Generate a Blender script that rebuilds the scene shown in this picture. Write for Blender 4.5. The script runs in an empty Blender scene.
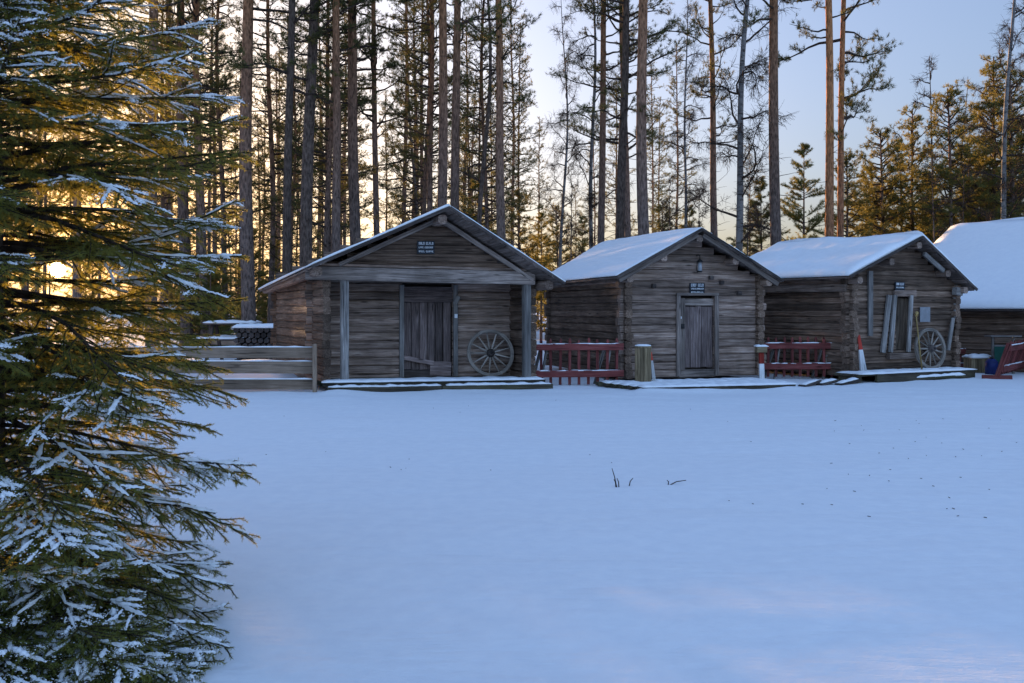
import bpy, math, random
import numpy as np
from mathutils import Vector

rnd = random.Random(11)
rs = np.random.RandomState(5)
C = bpy.context.scene.collection
F, HY, CZ = 900.0, 310.0, 1.5          # focal length in pixels, horizon row, eye height


def at(px, py, Y):
    return Vector(((px - 512) / F * Y, Y, CZ - (py - HY) / F * Y))


def ground(px, py):
    Y = CZ * F / (py - HY)
    return Vector(((px - 512) / F * Y, Y, 0))


SUN_AZ, SUN_EL = math.atan2(57 - 512, F), math.atan2(40, math.hypot(F, 455))
SUN = Vector((math.sin(SUN_AZ) * math.cos(SUN_EL), math.cos(SUN_AZ) * math.cos(SUN_EL), math.sin(SUN_EL)))

# ------------------------------------------------------------------ objects


def tag(o, label=None, cat=None, group=None, kind=None):
    if label: o['label'] = label
    if cat: o['category'] = cat
    if group: o['group'] = group
    if kind: o['kind'] = kind
    return o


def thing(name, label, cat, loc=(0, 0, 0), group=None):
    o = bpy.data.objects.new(name, None)
    o.empty_display_size = .2
    C.objects.link(o)
    o.location = loc
    return tag(o, label, cat, group)


def link(name, me, parent=None, loc=None):
    o = bpy.data.objects.new(name, me)
    C.objects.link(o)
    if parent is not None: o.parent = parent
    if loc is not None: o.location = loc
    return o


def copy_tree(o, parent=None):
    c = o.copy()
    C.objects.link(c)
    if parent is not None: c.parent = parent
    for ch in list(o.children): copy_tree(ch, c)
    return c


class MB:
    """collects pieces; build() links them as one mesh object. wc = coordinates along the grain of each piece"""

    def __init__(self):
        self.v, self.f, self.w, self.m, self.s = [], [], [], [], []

    def add(self, vs, fs, wc=None, mi=0, smooth=False):
        b = len(self.v)
        self.v += [tuple(p) for p in vs]
        self.w += [tuple(p) for p in (wc if wc is not None else vs)]
        self.f += [tuple(i + b for i in f) for f in fs]
        self.m += [mi] * len(fs)
        self.s += [smooth] * len(fs)

    def mesh(self, name, mats):
        me = bpy.data.meshes.new(name)
        me.from_pydata(self.v, [], self.f)
        a = me.attributes.new('wc', 'FLOAT_VECTOR', 'POINT')
        a.data.foreach_set('vector', np.array(self.w, 'f').ravel())
        for m in (mats if isinstance(mats, (list, tuple)) else [mats]): me.materials.append(m)
        me.polygons.foreach_set('material_index', self.m)
        me.polygons.foreach_set('use_smooth', self.s)
        me.validate()
        me.update()
        return me

    def build(self, name, mats, parent=None, loc=None):
        return link(name, self.mesh(name, mats), parent, loc)


def beam(mb, p0, p1, w, h, up=(0, 0, 1), ch=.18, segs=1, wob=0., mi=0, smooth=False, taper=1., cut=0):
    """squared timber with chamfered edges, slightly irregular along its length"""
    p0, p1 = Vector(p0), Vector(p1)
    ax = p1 - p0
    L = ax.length
    ax.normalize()
    side = ax.cross(Vector(up))
    if side.length < 1e-4: side = ax.cross(Vector((0, 1, 0)))
    side.normalize()
    u = side.cross(ax)
    off = Vector((rnd.uniform(-50, 50), rnd.uniform(-50, 50), rnd.uniform(-50, 50)))
    vs, wc = [], []
    for i in range(segs + 1):
        t = i / segs
        k = 1 + (taper - 1) * t
        hw, hh = w / 2 * k * (1 + rnd.uniform(-wob, wob)), h / 2 * k * (1 + rnd.uniform(-wob, wob))
        c = min(hw, hh) * ch
        dx, dz = rnd.uniform(-wob, wob) * w * .4, rnd.uniform(-wob, wob) * h * .4
        for a, b in ((hw, -hh + c), (hw, hh - c), (hw - c, hh), (-hw + c, hh), (-hw, hh - c), (-hw, -hh + c), (-hw + c, -hh), (hw - c, -hh)):
            vs.append(p0 + ax * (L * t) + side * (a + dx) + u * (b + dz))
            wc.append(Vector((L * t, a, b)) + off)
    fs = []
    for i in range(segs):
        for j in range(8):
            a, b = i * 8 + j, i * 8 + (j + 1) % 8
            fs.append((a, a + 8, b + 8, b))
    fs.append(tuple(range(8)))
    fs.append(tuple(range(segs * 8 + 7, segs * 8 - 1, -1)))
    mb.add(vs, fs, wc, mi, smooth)


def tube(mb, pts, rad, n=8, mi=0, cap=True, smooth=True):
    pts = [Vector(p) for p in pts]
    vs, wc, fs = [], [], []
    off = Vector((rnd.uniform(-50, 50), rnd.uniform(-50, 50), rnd.uniform(-50, 50)))
    l = 0
    for i, p in enumerate(pts):
        t = (pts[min(i + 1, len(pts) - 1)] - pts[max(i - 1, 0)]).normalized()
        s = t.cross(Vector((.13, .21, 1)) if abs(t.z) < .9 else Vector((1, .1, 0))).normalized()
        q = s.cross(t)
        if i: l += (p - pts[i - 1]).length
        r = rad[i] if isinstance(rad, (list, tuple)) else rad
        for j in range(n):
            a = 2 * math.pi * j / n
            vs.append(p + s * (r * math.cos(a)) + q * (r * math.sin(a)))
            wc.append(Vector((l, r * math.cos(a), r * math.sin(a))) + off)
    for i in range(len(pts) - 1):
        for j in range(n):
            a, b = i * n + j, i * n + (j + 1) % n
            fs.append((a, b, b + n, a + n))
    if cap:
        fs.append(tuple(range(n - 1, -1, -1)))
        fs.append(tuple(range((len(pts) - 1) * n, len(pts) * n)))
    mb.add(vs, fs, wc, mi, smooth)


def snow_strip(mb, p0, p1, w, h, segs=12, ir=.25, mi=0):
    """a loaf of snow lying on a rail, step or beam"""
    p0, p1 = Vector(p0), Vector(p1)
    ax = (p1 - p0)
    side = ax.cross(Vector((0, 0, 1))).normalized()
    prof = [(-1, -.15), (-1.02, .35), (-.8, .85), (-.3, 1.0), (.3, 1.0), (.8, .85), (1.02, .35), (1, -.15)]
    vs, fs = [], []
    n = len(prof)
    for i in range(segs + 1):
        t = i / segs
        e = min(1., min(t, 1 - t) * segs / 1.2 + .35)
        kw, kh = (1 + rnd.uniform(-ir, ir) * .4), max(.25, e * (1 + rnd.uniform(-ir, ir)))
        for a, b in prof:
            vs.append(p0 + ax * t + side * (a * w / 2 * kw) + Vector((0, 0, b * h * kh)))
    for i in range(segs):
        for j in range(n - 1):
            a = i * n + j
            fs.append((a, a + 1, a + n + 1, a + n))
        fs.append((i * n + n - 1, i * n, i * n + n, i * n + 2 * n - 1))
    fs.append(tuple(range(n - 1, -1, -1)))
    fs.append(tuple(range(segs * n, segs * n + n)))
    mb.add(vs, fs, None, mi, True)


def snow_slab(mb, a, b, c, d, th, nu=44, nv=22, amp=.42, seed=0, edge=.12, rib=0.):
    """snow lying on a roof slope a(eave front) b(ridge front) c(ridge back) d(eave back); rounded edges, uneven depth"""
    r = np.random.RandomState(seed)
    a, b, c, d = (np.array(p) for p in (a, b, c, d))
    lo = r.rand(6, 6)

    def nz(s, t):
        x, y = s * 4.99, t * 4.99
        i, j = int(x), int(y)
        fx, fy = x - i, y - j
        fx, fy = fx * fx * (3 - 2 * fx), fy * fy * (3 - 2 * fy)
        return (lo[i, j] * (1 - fx) + lo[i + 1, j] * fx) * (1 - fy) + (lo[i, j + 1] * (1 - fx) + lo[i + 1, j + 1] * fx) * fy

    top, bot = [], []
    for i in range(nu + 1):
        for j in range(nv + 1):
            s, t = i / nu, j / nv
            p = (a * (1 - t) + b * t) * (1 - s) + (d * (1 - t) + c * t) * s
            es = min(1, min(s, 1 - s) / edge * .9 + .0) if edge else 1
            et = min(1, t / edge + 0)
            e = math.sqrt(max(0, 1 - (1 - min(es, 1)) ** 2)) * math.sqrt(max(0, 1 - (1 - et) ** 2))
            e = .55 + .45 * e
            z = th * e * (1 + amp * (nz(s, t) - .5) * 2 + .22 * (nz((s * 3.7) % 1, (t * 2.9) % 1) - .5) + .06 * (r.rand() - .5))
            if rib: z += rib * (abs(math.sin(t * 13 * math.pi)) - .6) * (.4 + 1.2 * nz(s, .3))
            q = p.copy()
            if j == 0: q = q + (a - b) / np.linalg.norm(a - b) * (.03 * nz((s * 6.3) % 1, .4) + r.uniform(-.01, .02))
            top.append((q[0], q[1], q[2] + z))
            bot.append((p[0], p[1], p[2] + .002))
    N = (nu + 1) * (nv + 1)
    fs = []
    I = lambda i, j: i * (nv + 1) + j
    for i in range(nu):
        for j in range(nv):
            fs.append((I(i, j), I(i + 1, j), I(i + 1, j + 1), I(i, j + 1)))
            fs.append((N + I(i, j), N + I(i, j + 1), N + I(i + 1, j + 1), N + I(i + 1, j)))
    for i in range(nu):
        fs.append((I(i, 0), N + I(i, 0), N + I(i + 1, 0), I(i + 1, 0)))
        fs.append((I(i, nv), I(i + 1, nv), N + I(i + 1, nv), N + I(i, nv)))
    for j in range(nv):
        fs.append((I(0, j), I(0, j + 1), N + I(0, j + 1), N + I(0, j)))
        fs.append((I(nu, j), N + I(nu, j), N + I(nu, j + 1), I(nu, j + 1)))
    mb.add(top + bot, fs, None, 0, True)



def part(name, mat, root, *calls):
    """one mesh part from a few beam() calls: each call is (args, kwargs)"""
    mb = MB()
    for a, k in calls: beam(mb, *a, **k)
    return mb.build(name, mat, root)


# ------------------------------------------------------------------ materials

class NT:
    def __init__(self, name):
        self.m = bpy.data.materials.new(name)
        self.m.use_nodes = True
        self.t = self.m.node_tree
        self.t.nodes.clear()
        self.out = self.n('ShaderNodeOutputMaterial')

    def n(self, typ, ins=None, **kw):
        nd = self.t.nodes.new(typ)
        for k, v in kw.items(): setattr(nd, k, v)
        for k, v in (ins or {}).items(): self.set(nd, k, v)
        return nd

    def set(self, nd, k, v):
        if isinstance(v, bpy.types.NodeSocket): self.t.links.new(v, nd.inputs[k])
        else: nd.inputs[k].default_value = v

    def ramp(self, fac, stops):
        nd = self.n('ShaderNodeValToRGB', {0: fac})
        cr = nd.color_ramp
        while len(cr.elements) < len(stops): cr.elements.new(.5)
        for e, (p, c) in zip(cr.elements, stops):
            e.position = p
            e.color = (c, c, c, 1) if not isinstance(c, tuple) else (*c, 1)
        return nd.outputs[0]

    def noise(self, vec, scale, detail=4, rough=.6, dist=0):
        return self.n('ShaderNodeTexNoise', {'Vector': vec, 'Scale': scale, 'Detail': detail, 'Roughness': rough, 'Distortion': dist}).outputs[0]

    def mapping(self, vec, sc):
        return self.n('ShaderNodeMapping', {'Vector': vec, 'Scale': sc}).outputs[0]

    def mix(self, fac, a, b, mode='MIX'):
        nd = self.n('ShaderNodeMix', data_type='RGBA', blend_type=mode)
        for i, v in ((0, fac), (6, a), (7, b)):
            if isinstance(v, bpy.types.NodeSocket): self.t.links.new(v, nd.inputs[i])
            else: nd.inputs[i].default_value = v if i == 0 else (*v, 1)
        return nd.outputs[2]

    def math(self, op, a, b=0.):
        nd = self.n('ShaderNodeMath', operation=op)
        self.set(nd, 0, a)
        self.set(nd, 1, b)
        return nd.outputs[0]

    def finish(self, shader):
        self.t.links.new(shader, self.out.inputs[0])
        return self.m

    def pbr(self, col, rough=.8, bump=None, dist=.02, strength=.6, spec=.25, **kw):
        p = self.n('ShaderNodeBsdfPrincipled', {'Base Color': col if isinstance(col, bpy.types.NodeSocket) else (*col, 1),
                                                'Roughness': rough, 'Specular IOR Level': spec})
        for k, v in kw.items(): self.set(p, k, v)
        if bump is not None:
            b = self.n('ShaderNodeBump', {'Height': bump, 'Distance': dist, 'Strength': strength})
            self.t.links.new(b.outputs[0], p.inputs['Normal'])
        return self.finish(p.outputs[0])


def wood(name, dark, mid, light, grain=1.0, bump=.5, rough=.85, tint=None):
    k = NT(name)
    wc = k.n('ShaderNodeAttribute', attribute_name='wc').outputs['Vector']
    g = k.noise(k.mapping(wc, (1.3 * grain, 22 * grain, 22 * grain)), 1.6, 6, .68, .25)
    big = k.noise(k.mapping(wc, (.5, 1.2, 1.2)), 1.3, 3, .6)
    piece = k.noise(k.mapping(wc, (.05, .25, .25)), 1.0, 1, .5)
    crack = k.ramp(k.noise(k.mapping(wc, (.8 * grain, 46 * grain, 46 * grain)), 1.2, 3, .6), [(.0, 0.), (.34, 0.), (.42, 1.)])
    c1 = k.ramp(g, [(.25, dark), (.52, mid), (.78, light)])
    c2 = k.mix(.85, c1, k.ramp(piece, [(.33, .58), (.5, .98), (.66, 1.35)]), 'MULTIPLY')
    c3 = k.mix(.8, c2, k.ramp(big, [(.3, .55), (.55, 1.), (.75, 1.35)]), 'MULTIPLY')
    if tint: c3 = k.mix(k.ramp(big, [(.52, 0.), (.7, .8)]), c3, tint)
    ob = k.n('ShaderNodeTexCoord').outputs['Object']
    st = k.noise(k.mapping(ob, (1.1, 1.1, .55)), 1.0, 4, .6, .5)
    c3 = k.mix(.8, c3, k.ramp(st, [(.3, .62), (.5, 1.), (.7, 1.35)]), 'MULTIPLY')
    kn = k.n('ShaderNodeTexVoronoi', {'Vector': k.mapping(wc, (1.6, 7, 7)), 'Scale': 1.0}).outputs[0]
    c3 = k.mix(k.ramp(kn, [(.07, .85), (.16, 0.)]), c3, tuple(v * .7 for v in dark))
    c4 = k.mix(crack, k.mix(1., c3, (.25, .25, .25), 'MULTIPLY'), c3)
    h = k.math('ADD', k.math('MULTIPLY', g, .7), k.math('MULTIPLY', crack, .5))
    return k.pbr(c4, rough, h, .012, bump, .2)


M = {}
M['log'] = wood('weathered_log', (.05, .035, .027), (.315, .222, .175), (.60, .475, .40), tint=(.14, .095, .066))
M['log_brown'] = wood('brown_log', (.036, .023, .017), (.175, .115, .082), (.37, .27, .205))
M['roof_board'] = wood('roof_board', (.05, .036, .03), (.17, .13, .11), (.3, .25, .22))
M['grey_board'] = wood('grey_board', (.09, .08, .075), (.24, .22, .205), (.42, .395, .37), bump=.35)
M['trim'] = wood('weathered_trim', (.06, .048, .042), (.22, .175, .15), (.40, .335, .295), bump=.35)
M['dark_board'] = wood('dark_board', (.022, .017, .015), (.085, .067, .06), (.19, .155, .14))
M['door'] = wood('door_plank', (.05, .037, .034), (.16, .118, .108), (.35, .28, .262), grain=1.2)
M['fence_board'] = wood('new_fence_board', (.13, .088, .062), (.25, .18, .13), (.36, .275, .21), bump=.25)
M['deck'] = wood('deck_beam', (.03, .024, .016), (.085, .07, .05), (.16, .14, .105), tint=(.05, .055, .02))
M['red'] = wood('red_painted_wood', (.085, .022, .02), (.18, .047, .043), (.28, .11, .10), bump=.25)
M['red_paint'] = wood('bright_red_paint', (.28, .03, .02), (.42, .05, .035), (.5, .09, .06), bump=.2)
M['white_paint'] = wood('white_paint', (.5, .5, .5), (.72, .72, .72), (.8, .8, .8), bump=.2)
M['wheel'] = wood('old_wheel_wood', (.16, .13, .105), (.34, .29, .245), (.5, .44, .39), bump=.3)
M['bin_slat'] = wood('bin_slat', (.10, .07, .035), (.29, .215, .125), (.42, .33, .21), bump=.3)
M['tan_door'] = wood('tan_door_plank', (.03, .022, .016), (.12, .085, .06), (.26, .2, .15), grain=1.2)
M['broom'] = wood('pole_wood', (.2, .12, .04), (.36, .25, .1), (.5, .38, .2), bump=.2)


def plain(name, col, rough=.6, var=.25, **kw):
    k = NT(name)
    tc = k.n('ShaderNodeTexCoord').outputs['Object']
    n = k.noise(tc, 9, 5)
    c = k.mix(1., col, k.ramp(n, [(.3, 1 - var), (.7, 1 + var)]), 'MULTIPLY')
    return k.pbr(c, rough, n, .004, .4, **kw)


M['iron'] = plain('dark_iron', (.03, .028, .028), .55, .4, Metallic=.6)
M['black_sign'] = plain('black_sign', (.012, .016, .024), .45)
M['lettering'] = plain('white_lettering', (.72, .74, .76), .6, .08)
M['paper'] = plain('white_paper', (.24, .25, .27), .7, .15)
M['green'] = plain('green_sheet', (.01, .075, .055), .5)
M['blue'] = plain('blue_plastic', (.01, .022, .11), .5)
M['lamp_glass'] = plain('lamp_glass', (.35, .36, .38), .2, .2)
M['stone'] = plain('grey_stone', (.12, .115, .11), .9, .5)


def snow_mat(name, ripple):
    k = NT(name)
    tc = k.n('ShaderNodeTexCoord').outputs['Object']
    fine = k.noise(tc, 60, 3, .7)
    mid = k.noise(tc, 7, 4, .6)
    h = k.math('ADD', k.math('MULTIPLY', fine, .12), k.math('MULTIPLY', mid, .5))
    if ripple:
        rip = k.noise(k.mapping(tc, (.35, 1.3, 1)), 1.4, 7, .62, .5)
        h = k.math('ADD', h, k.math('MULTIPLY', rip, 2.2))
    c = k.ramp(mid, [(.3, (.80, .82, .85)), (.7, (.86, .875, .89))])
    return k.pbr(c, .8, h, .03, .42 if ripple else .35, .08)


M['snow'] = snow_mat('snow', False)
M['snow_ground'] = snow_mat('ground_snow', True)


def bark_mat(name, low, high, z0, z1, scale=1., plates=True):
    k = NT(name)
    tc = k.n('ShaderNodeTexCoord').outputs['Object']
    z = k.n('ShaderNodeSeparateXYZ', {0: tc}).outputs[2]
    f = k.n('ShaderNodeMapRange', {0: z, 1: z0, 2: z1}).outputs[0]
    w0 = k.noise(k.mapping(tc, (15 * scale, 15 * scale, 4.5 * scale)), 1.0, 5, .75, 1.2)
    vo = k.n('ShaderNodeTexVoronoi', {'Vector': k.mapping(tc, (20, 20, 6)), 'Scale': 1.0, 'Randomness': 1.}).outputs[0]
    w = k.math('ADD', k.math('MULTIPLY', w0, .65), k.math('MULTIPLY', vo, .32))
    fine = k.noise(tc, 40, 3)
    base = k.mix(f, low, high)
    c = k.mix(1., base, k.ramp(w, [(.3, .25), (.5, .9), (.72, 1.6)]), 'MULTIPLY')
    c = k.mix(.4, c, k.ramp(fine, [(.3, .6), (.7, 1.4)]), 'MULTIPLY')
    rand = k.n('ShaderNodeObjectInfo').outputs['Random']
    c = k.mix(1., c, k.ramp(rand, [(0., .75), (1., 1.25)]), 'MULTIPLY')
    return k.pbr(c, .95, w, .05, .9, .1)


M['pine_bark'] = bark_mat('pine_bark', (.16, .118, .10), (.32, .15, .07), 4, 12)
M['dark_bark'] = bark_mat('dark_bark', (.125, .094, .078), (.135, .095, .072), 4, 12)
M['sunlit_orange_bark'] = bark_mat('sunlit_orange_pine_bark', (.22, .12, .075), (.38, .165, .07), 2, 8)   # orange Scots pine bark, carried lower and warmer to paint in sunlight
M['twig'] = bark_mat('twig_bark', (.06, .045, .035), (.07, .05, .038), 0, 5)


def birch_mat():
    k = NT('birch_bark')
    tc = k.n('ShaderNodeTexCoord').outputs['Object']
    w = k.noise(k.mapping(tc, (3, 3, 14)), 1., 5, .7, .4)
    big = k.noise(tc, 2.2, 4, .6)
    c = k.mix(k.ramp(w, [(.38, 1.), (.46, 0.)]), k.ramp(big, [(.3, (.10, .095, .09)), (.6, (.24, .225, .21))]), (.035, .03, .026))
    return k.pbr(c, .8, w, .02, .5, .15)


M['birch_bark'] = birch_mat()


def needle_mat(name, c0, c1, tr, fac):
    k = NT(name)
    geo = k.n('ShaderNodeNewGeometry').outputs['Random Per Island']
    obj = k.n('ShaderNodeObjectInfo').outputs['Random']
    tc = k.n('ShaderNodeTexCoord').outputs['Object']
    cl = k.noise(tc, 1.1, 3, .6)
    f = k.math('ADD', k.math('MULTIPLY', geo, .5), k.math('MULTIPLY', cl, .6))
    col = k.mix(k.ramp(f, [(.2, 0.), (.8, 1.)]), c0, c1)
    col = k.mix(1., col, k.ramp(obj, [(0., .8), (1., 1.2)]), 'MULTIPLY')
    d = k.n('ShaderNodeBsdfPrincipled', {'Base Color': col, 'Roughness': .55, 'Specular IOR Level': .2})
    t = k.n('ShaderNodeBsdfTranslucent', {'Color': (*tr, 1)})
    mx = k.n('ShaderNodeMixShader', {0: fac})
    k.t.links.new(d.outputs[0], mx.inputs[1])
    k.t.links.new(t.outputs[0], mx.inputs[2])
    return k.finish(mx.outputs[0])


M['pine_needle'] = needle_mat('pine_needles', (.04, .055, .02), (.08, .10, .035), (.2, .17, .04), .35)
M['young_needle'] = needle_mat('young_pine_needles', (.062, .08, .024), (.125, .14, .042), (.3, .24, .05), .38)
M['spruce_needle'] = needle_mat('spruce_needles', (.07, .098, .028), (.135, .165, .052), (.44, .36, .05), .46)

# ------------------------------------------------------------------ the snowy ground


def vnoise(x, y, seed):
    r = np.random.RandomState(seed).rand(64, 64)
    xi, yi = np.floor(x).astype(int), np.floor(y).astype(int)
    fx, fy = x - xi, y - yi
    fx, fy = fx * fx * (3 - 2 * fx), fy * fy * (3 - 2 * fy)
    g = lambda i, j: r[i % 64, j % 64]
    return (g(xi, yi) * (1 - fx) + g(xi + 1, yi) * fx) * (1 - fy) + (g(xi, yi + 1) * (1 - fx) + g(xi + 1, yi + 1) * fx) * fy - .5


def ground_z(x, y):
    near = np.clip((15.5 - y) / 6, 0, 1)
    z = vnoise(x * .22 + 3, y * .3 + 1, 1) * .024 * near
    z += vnoise(x * .7 + y * .2, y * 1.3 + 8, 2) * .022
    z += vnoise(x * 1.9 + y * .5, y * 3.4, 3) * (.012 + .03 * np.exp(-((y - 15.8) / 1.3) ** 2))
    z += .43 * np.exp(-((y - 17.75) / .75) ** 4) * np.clip((-4.15 - x) / .5, 0, 1) * (1 + .5 * vnoise(x * .8, y, 6))
    for ax_, ay_, bx_, by_ in ((-3.3, 16.2, .8, 17.0), (2.37, 16.42, 5.42, 17.17), (7.48, 18.36, 10.2, 19.7)):   # snow drifted against the decks
        L2 = (bx_ - ax_) ** 2 + (by_ - ay_) ** 2
        t_ = ((x - ax_) * (bx_ - ax_) + (y - ay_) * (by_ - ay_)) / L2
        d_ = ((y - ay_) * (bx_ - ax_) - (x - ax_) * (by_ - ay_)) / L2 ** .5
        m_ = np.clip((t_ + .05) * 20, 0, 1) * np.clip((1.05 - t_) * 20, 0, 1)
        z += m_ * np.exp(-(d_ / .3) ** 2) * (.022 + .085 * vnoise(x * 1.7, y * 2.3, 7))
    z += np.clip((y - 26) / 30, 0, 1) * (vnoise(x * .1, y * .1, 4) * .7)
    return z


def make_ground():
    t = np.linspace(-1, 1, 331)
    xs = 26 * t + 330 * np.sign(t) * np.abs(t) ** 9
    s = np.linspace(0, 1, 361)
    ys = -6 + 44 * s + 560 * s ** 10
    ys = np.concatenate([[-120, -70, -35, -15], ys])
    X, Y = np.meshgrid(xs, ys, indexing='ij')
    Z = ground_z(X, Y)
    nx, ny = X.shape
    v = np.stack([X, Y, Z], -1).reshape(-1, 3)
    i, j = np.meshgrid(np.arange(nx - 1), np.arange(ny - 1), indexing='ij')
    a = (i * ny + j).ravel()
    f = np.stack([a, a + ny, a + ny + 1, a + 1], -1)
    me = bpy.data.meshes.new('snowy_ground')
    me.from_pydata(v.tolist(), [], f.tolist())
    me.polygons.foreach_set('use_smooth', [True] * len(f))
    me.materials.append(M['snow_ground'])
    tag(link('snowy_ground', me), kind='structure')


make_ground()

# ------------------------------------------------------------------ log huts


class Frame:
    """plan of a hut: origin on the ground, u along the front, v into its depth"""

    def __init__(s, O, ug, vd):
        s.O = Vector((O[0], O[1], 0))
        s.g = Vector((math.cos(math.radians(ug)), math.sin(math.radians(ug)), 0))
        s.d = Vector((-math.sin(math.radians(vd)), math.cos(math.radians(vd)), 0))

    def P(s, u, v, z):                      # local to the hut's Empty, which stands at O
        return s.g * u + s.d * v + Vector((0, 0, z))

    def W(s, u, v, z):
        return s.O + s.P(u, v, z)

    def u(s, px, v):                        # where a sight line of the photo meets the plane v
        k = (px - 512) / F
        a = s.O + s.d * v
        return (k * a.y - a.x) / (s.g.x - k * s.g.y)

    def z(s, py, u, v):
        return CZ - (py - HY) / F * s.W(u, v, 0).y


def log_wall(mb, fr, axis, fixed, a, b, z0, z1, pitch, ext, w=.15, gap=None, odd=0):
    """stack of hewn logs; gap = (from, to, zlow, zhigh) leaves a doorway"""
    z, i = z0 + (pitch / 2 if odd else 0), 0
    while z < z1:
        h = pitch * rnd.uniform(.97, 1.0)
        e0, e1 = ext * rnd.uniform(.75, 1.25), ext * rnd.uniform(.75, 1.25)
        P = (lambda q: fr.P(q, fixed, z + h / 2)) if axis == 'u' else (lambda q: fr.P(fixed, q, z + h / 2))
        spans = [(a - e0, b + e1)]
        if gap and gap[2] - h * .3 < z + h / 2 < gap[3]: spans = [(a - e0, gap[0]), (gap[1], b + e1)]
        for q0, q1 in spans:
            beam(mb, P(q0), P(q1), w * rnd.uniform(.92, 1.08), h * 1.0, ch=rnd.uniform(.25, .5), segs=max(2, int((q1 - q0) * 3)), wob=.05)
        z += pitch
        i += 1


def gable_logs(mb, fr, v, prof, z0, pitch, w=.13):
    """prof: (uL, zL, uA, zA, uR, zR) underside of the roof along the front"""
    uL, zL, uA, zA, uR, zR = prof
    z = z0
    while z < zA - .05:
        h = pitch * rnd.uniform(.96, 1.0)
        zt = min(z + h * .8, zA - .03)
        ul = uL + (zt - zL) / (zA - zL) * (uA - uL)
        ur = uR + (zt - zR) / (zA - zR) * (uA - uR)
        if ur - ul > .12:
            beam(mb, fr.P(max(ul, uL), v, z + h / 2), fr.P(min(ur, uR), v, z + h / 2), w, h, ch=.35, segs=4, wob=.04)
        z += pitch


def roof(fr, root, prof, vf, vb, dz_ridge, dzL, dzR, th, seed, snow_edge=.1, rib=0., nv=22):
    uL, zL, uA, zA, uR, zR = prof
    A, Pk, B = fr.P(uL, vf, zL), fr.P(uA, vf, zA), fr.P(uR, vf, zR)
    Ab, Pb, Bb = fr.P(uL, vb, zL + dzL), fr.P(uA, vb, zA + dz_ridge), fr.P(uR, vb, zR + dzR)
    mb = MB()
    for e0, e1, q0, q1 in ((A, Ab, Pk, Pb), (B, Bb, Pk, Pb)):
        n = max(6, int((q0 - e0).length / .14))
        nrm = (q0 - e0).cross(e1 - e0)
        if nrm.z < 0: nrm = -nrm
        nrm.normalize()
        for i in range(n):
            t = (i + .5) / n
            p, q = e0.lerp(q0, t), e1.lerp(q1, t)
            ax = (q - p).normalized()
            p = p - ax * rnd.uniform(-.03, .03) - nrm * (.035 + rnd.uniform(0, .006))
            beam(mb, p, q - nrm * .035, (q0 - e0).length / n * .95, .034, up=nrm, ch=.15, segs=3, wob=.03)
    rf = mb.build('roof', M['roof_board'], root)
    sn = MB()
    up = Vector((0, 0, .004))
    snow_slab(sn, A + up, Pk + up, Pb + up, Ab + up, th, nv=nv, seed=seed, edge=snow_edge, rib=rib)
    snow_slab(sn, B + up, Pk + up, Pb + up, Bb + up, th, nv=nv, seed=seed + 1, edge=snow_edge, rib=rib)
    sn.build('snow_cover', M['snow'], rf)
    bb = MB()                                # fascia along the front edge, under the boards
    for e0, q0 in ((A, Pk), (B, Pk)):
        o = fr.d * -.02 + Vector((0, 0, -.02))
        beam(bb, e0 + o, q0 + o, .03, .055, ch=.2, segs=8, wob=.08)
    bb.build('barge_board', M['dark_board'], rf)
    return rf, (A, Pk, B, Ab, Pb, Bb)


def plank_panel(fr, u0, u1, v, z0, z1, n, mats, name, root, th=.035, tilt=0):
    mb = MB()
    w = (u1 - u0) / n
    for i in range(n):
        u = u0 + (i + .5) * w
        dv = rnd.uniform(-.008, .008)
        beam(mb, fr.P(u, v + dv, z0 + rnd.uniform(0, .03)), fr.P(u + tilt, v + dv, z1 - rnd.uniform(0, .015)), w * .95, th, up=fr.d, ch=.15, segs=3, wob=.02)
    return mb.build(name, mats, root)


def rough_sign(name, label, fr, px0, px1, py0, py1, v, rows, cat='sign'):
    """small black board with rows of white lettering too small to read"""
    u0, u1 = fr.u(px0, v), fr.u(px1, v)
    um = (u0 + u1) / 2
    z1, z0 = fr.z(py0, um, v), fr.z(py1, um, v)
    t = thing(name, label, cat, fr.W(um, v, z0))
    w, h = u1 - u0, z1 - z0
    mb = MB()
    beam(mb, fr.g * (-w / 2) + Vector((0, 0, h / 2)), fr.g * (w / 2) + Vector((0, 0, h / 2)), .02, h, ch=.05)
    mb.build('board', M['black_sign'], t)
    lt = MB()
    n = len(rows)
    for i, (hh, words) in enumerate(rows):
        zc = h * (1 - (i + .62) / (n + .25))
        tot = sum(words) + (len(words) - 1) * .8
        lw = w * .84 / tot
        x = -w * .42
        for wd in words:
            for q in range(wd):
                x0, x1 = x + lw * .12, x + lw * .88
                k = rnd.choice((0, 1, 2, 3))
                H = h * hh / 2
                s = lw * .2
                y = fr.d * -.014
                def bar(xa, za, xb, zb, ww):
                    beam(lt, fr.g * xa + y + Vector((0, 0, zc + za)), fr.g * xb + y + Vector((0, 0, zc + zb)), .006, ww, up=fr.d.cross(fr.g * (xb - xa) + Vector((0, 0, zb - za))), ch=.05)
                bar(x0 + s / 2, -H, x0 + s / 2, H, s)
                if k != 0: bar(x0 + s, H - s / 2, x1, H - s / 2, s)
                if k in (1, 2): bar(x0 + s, 0, x1 - s, 0, s * .9)
                if k in (0, 2): bar(x0 + s, -H + s / 2, x1, -H + s / 2, s)
                if k == 3: bar(x1 - s / 2, -H, x1 - s / 2, H - s, s)
                x += lw
            x += lw * .8
    lt.build('lettering', M['lettering'], t)
    return t


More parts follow.
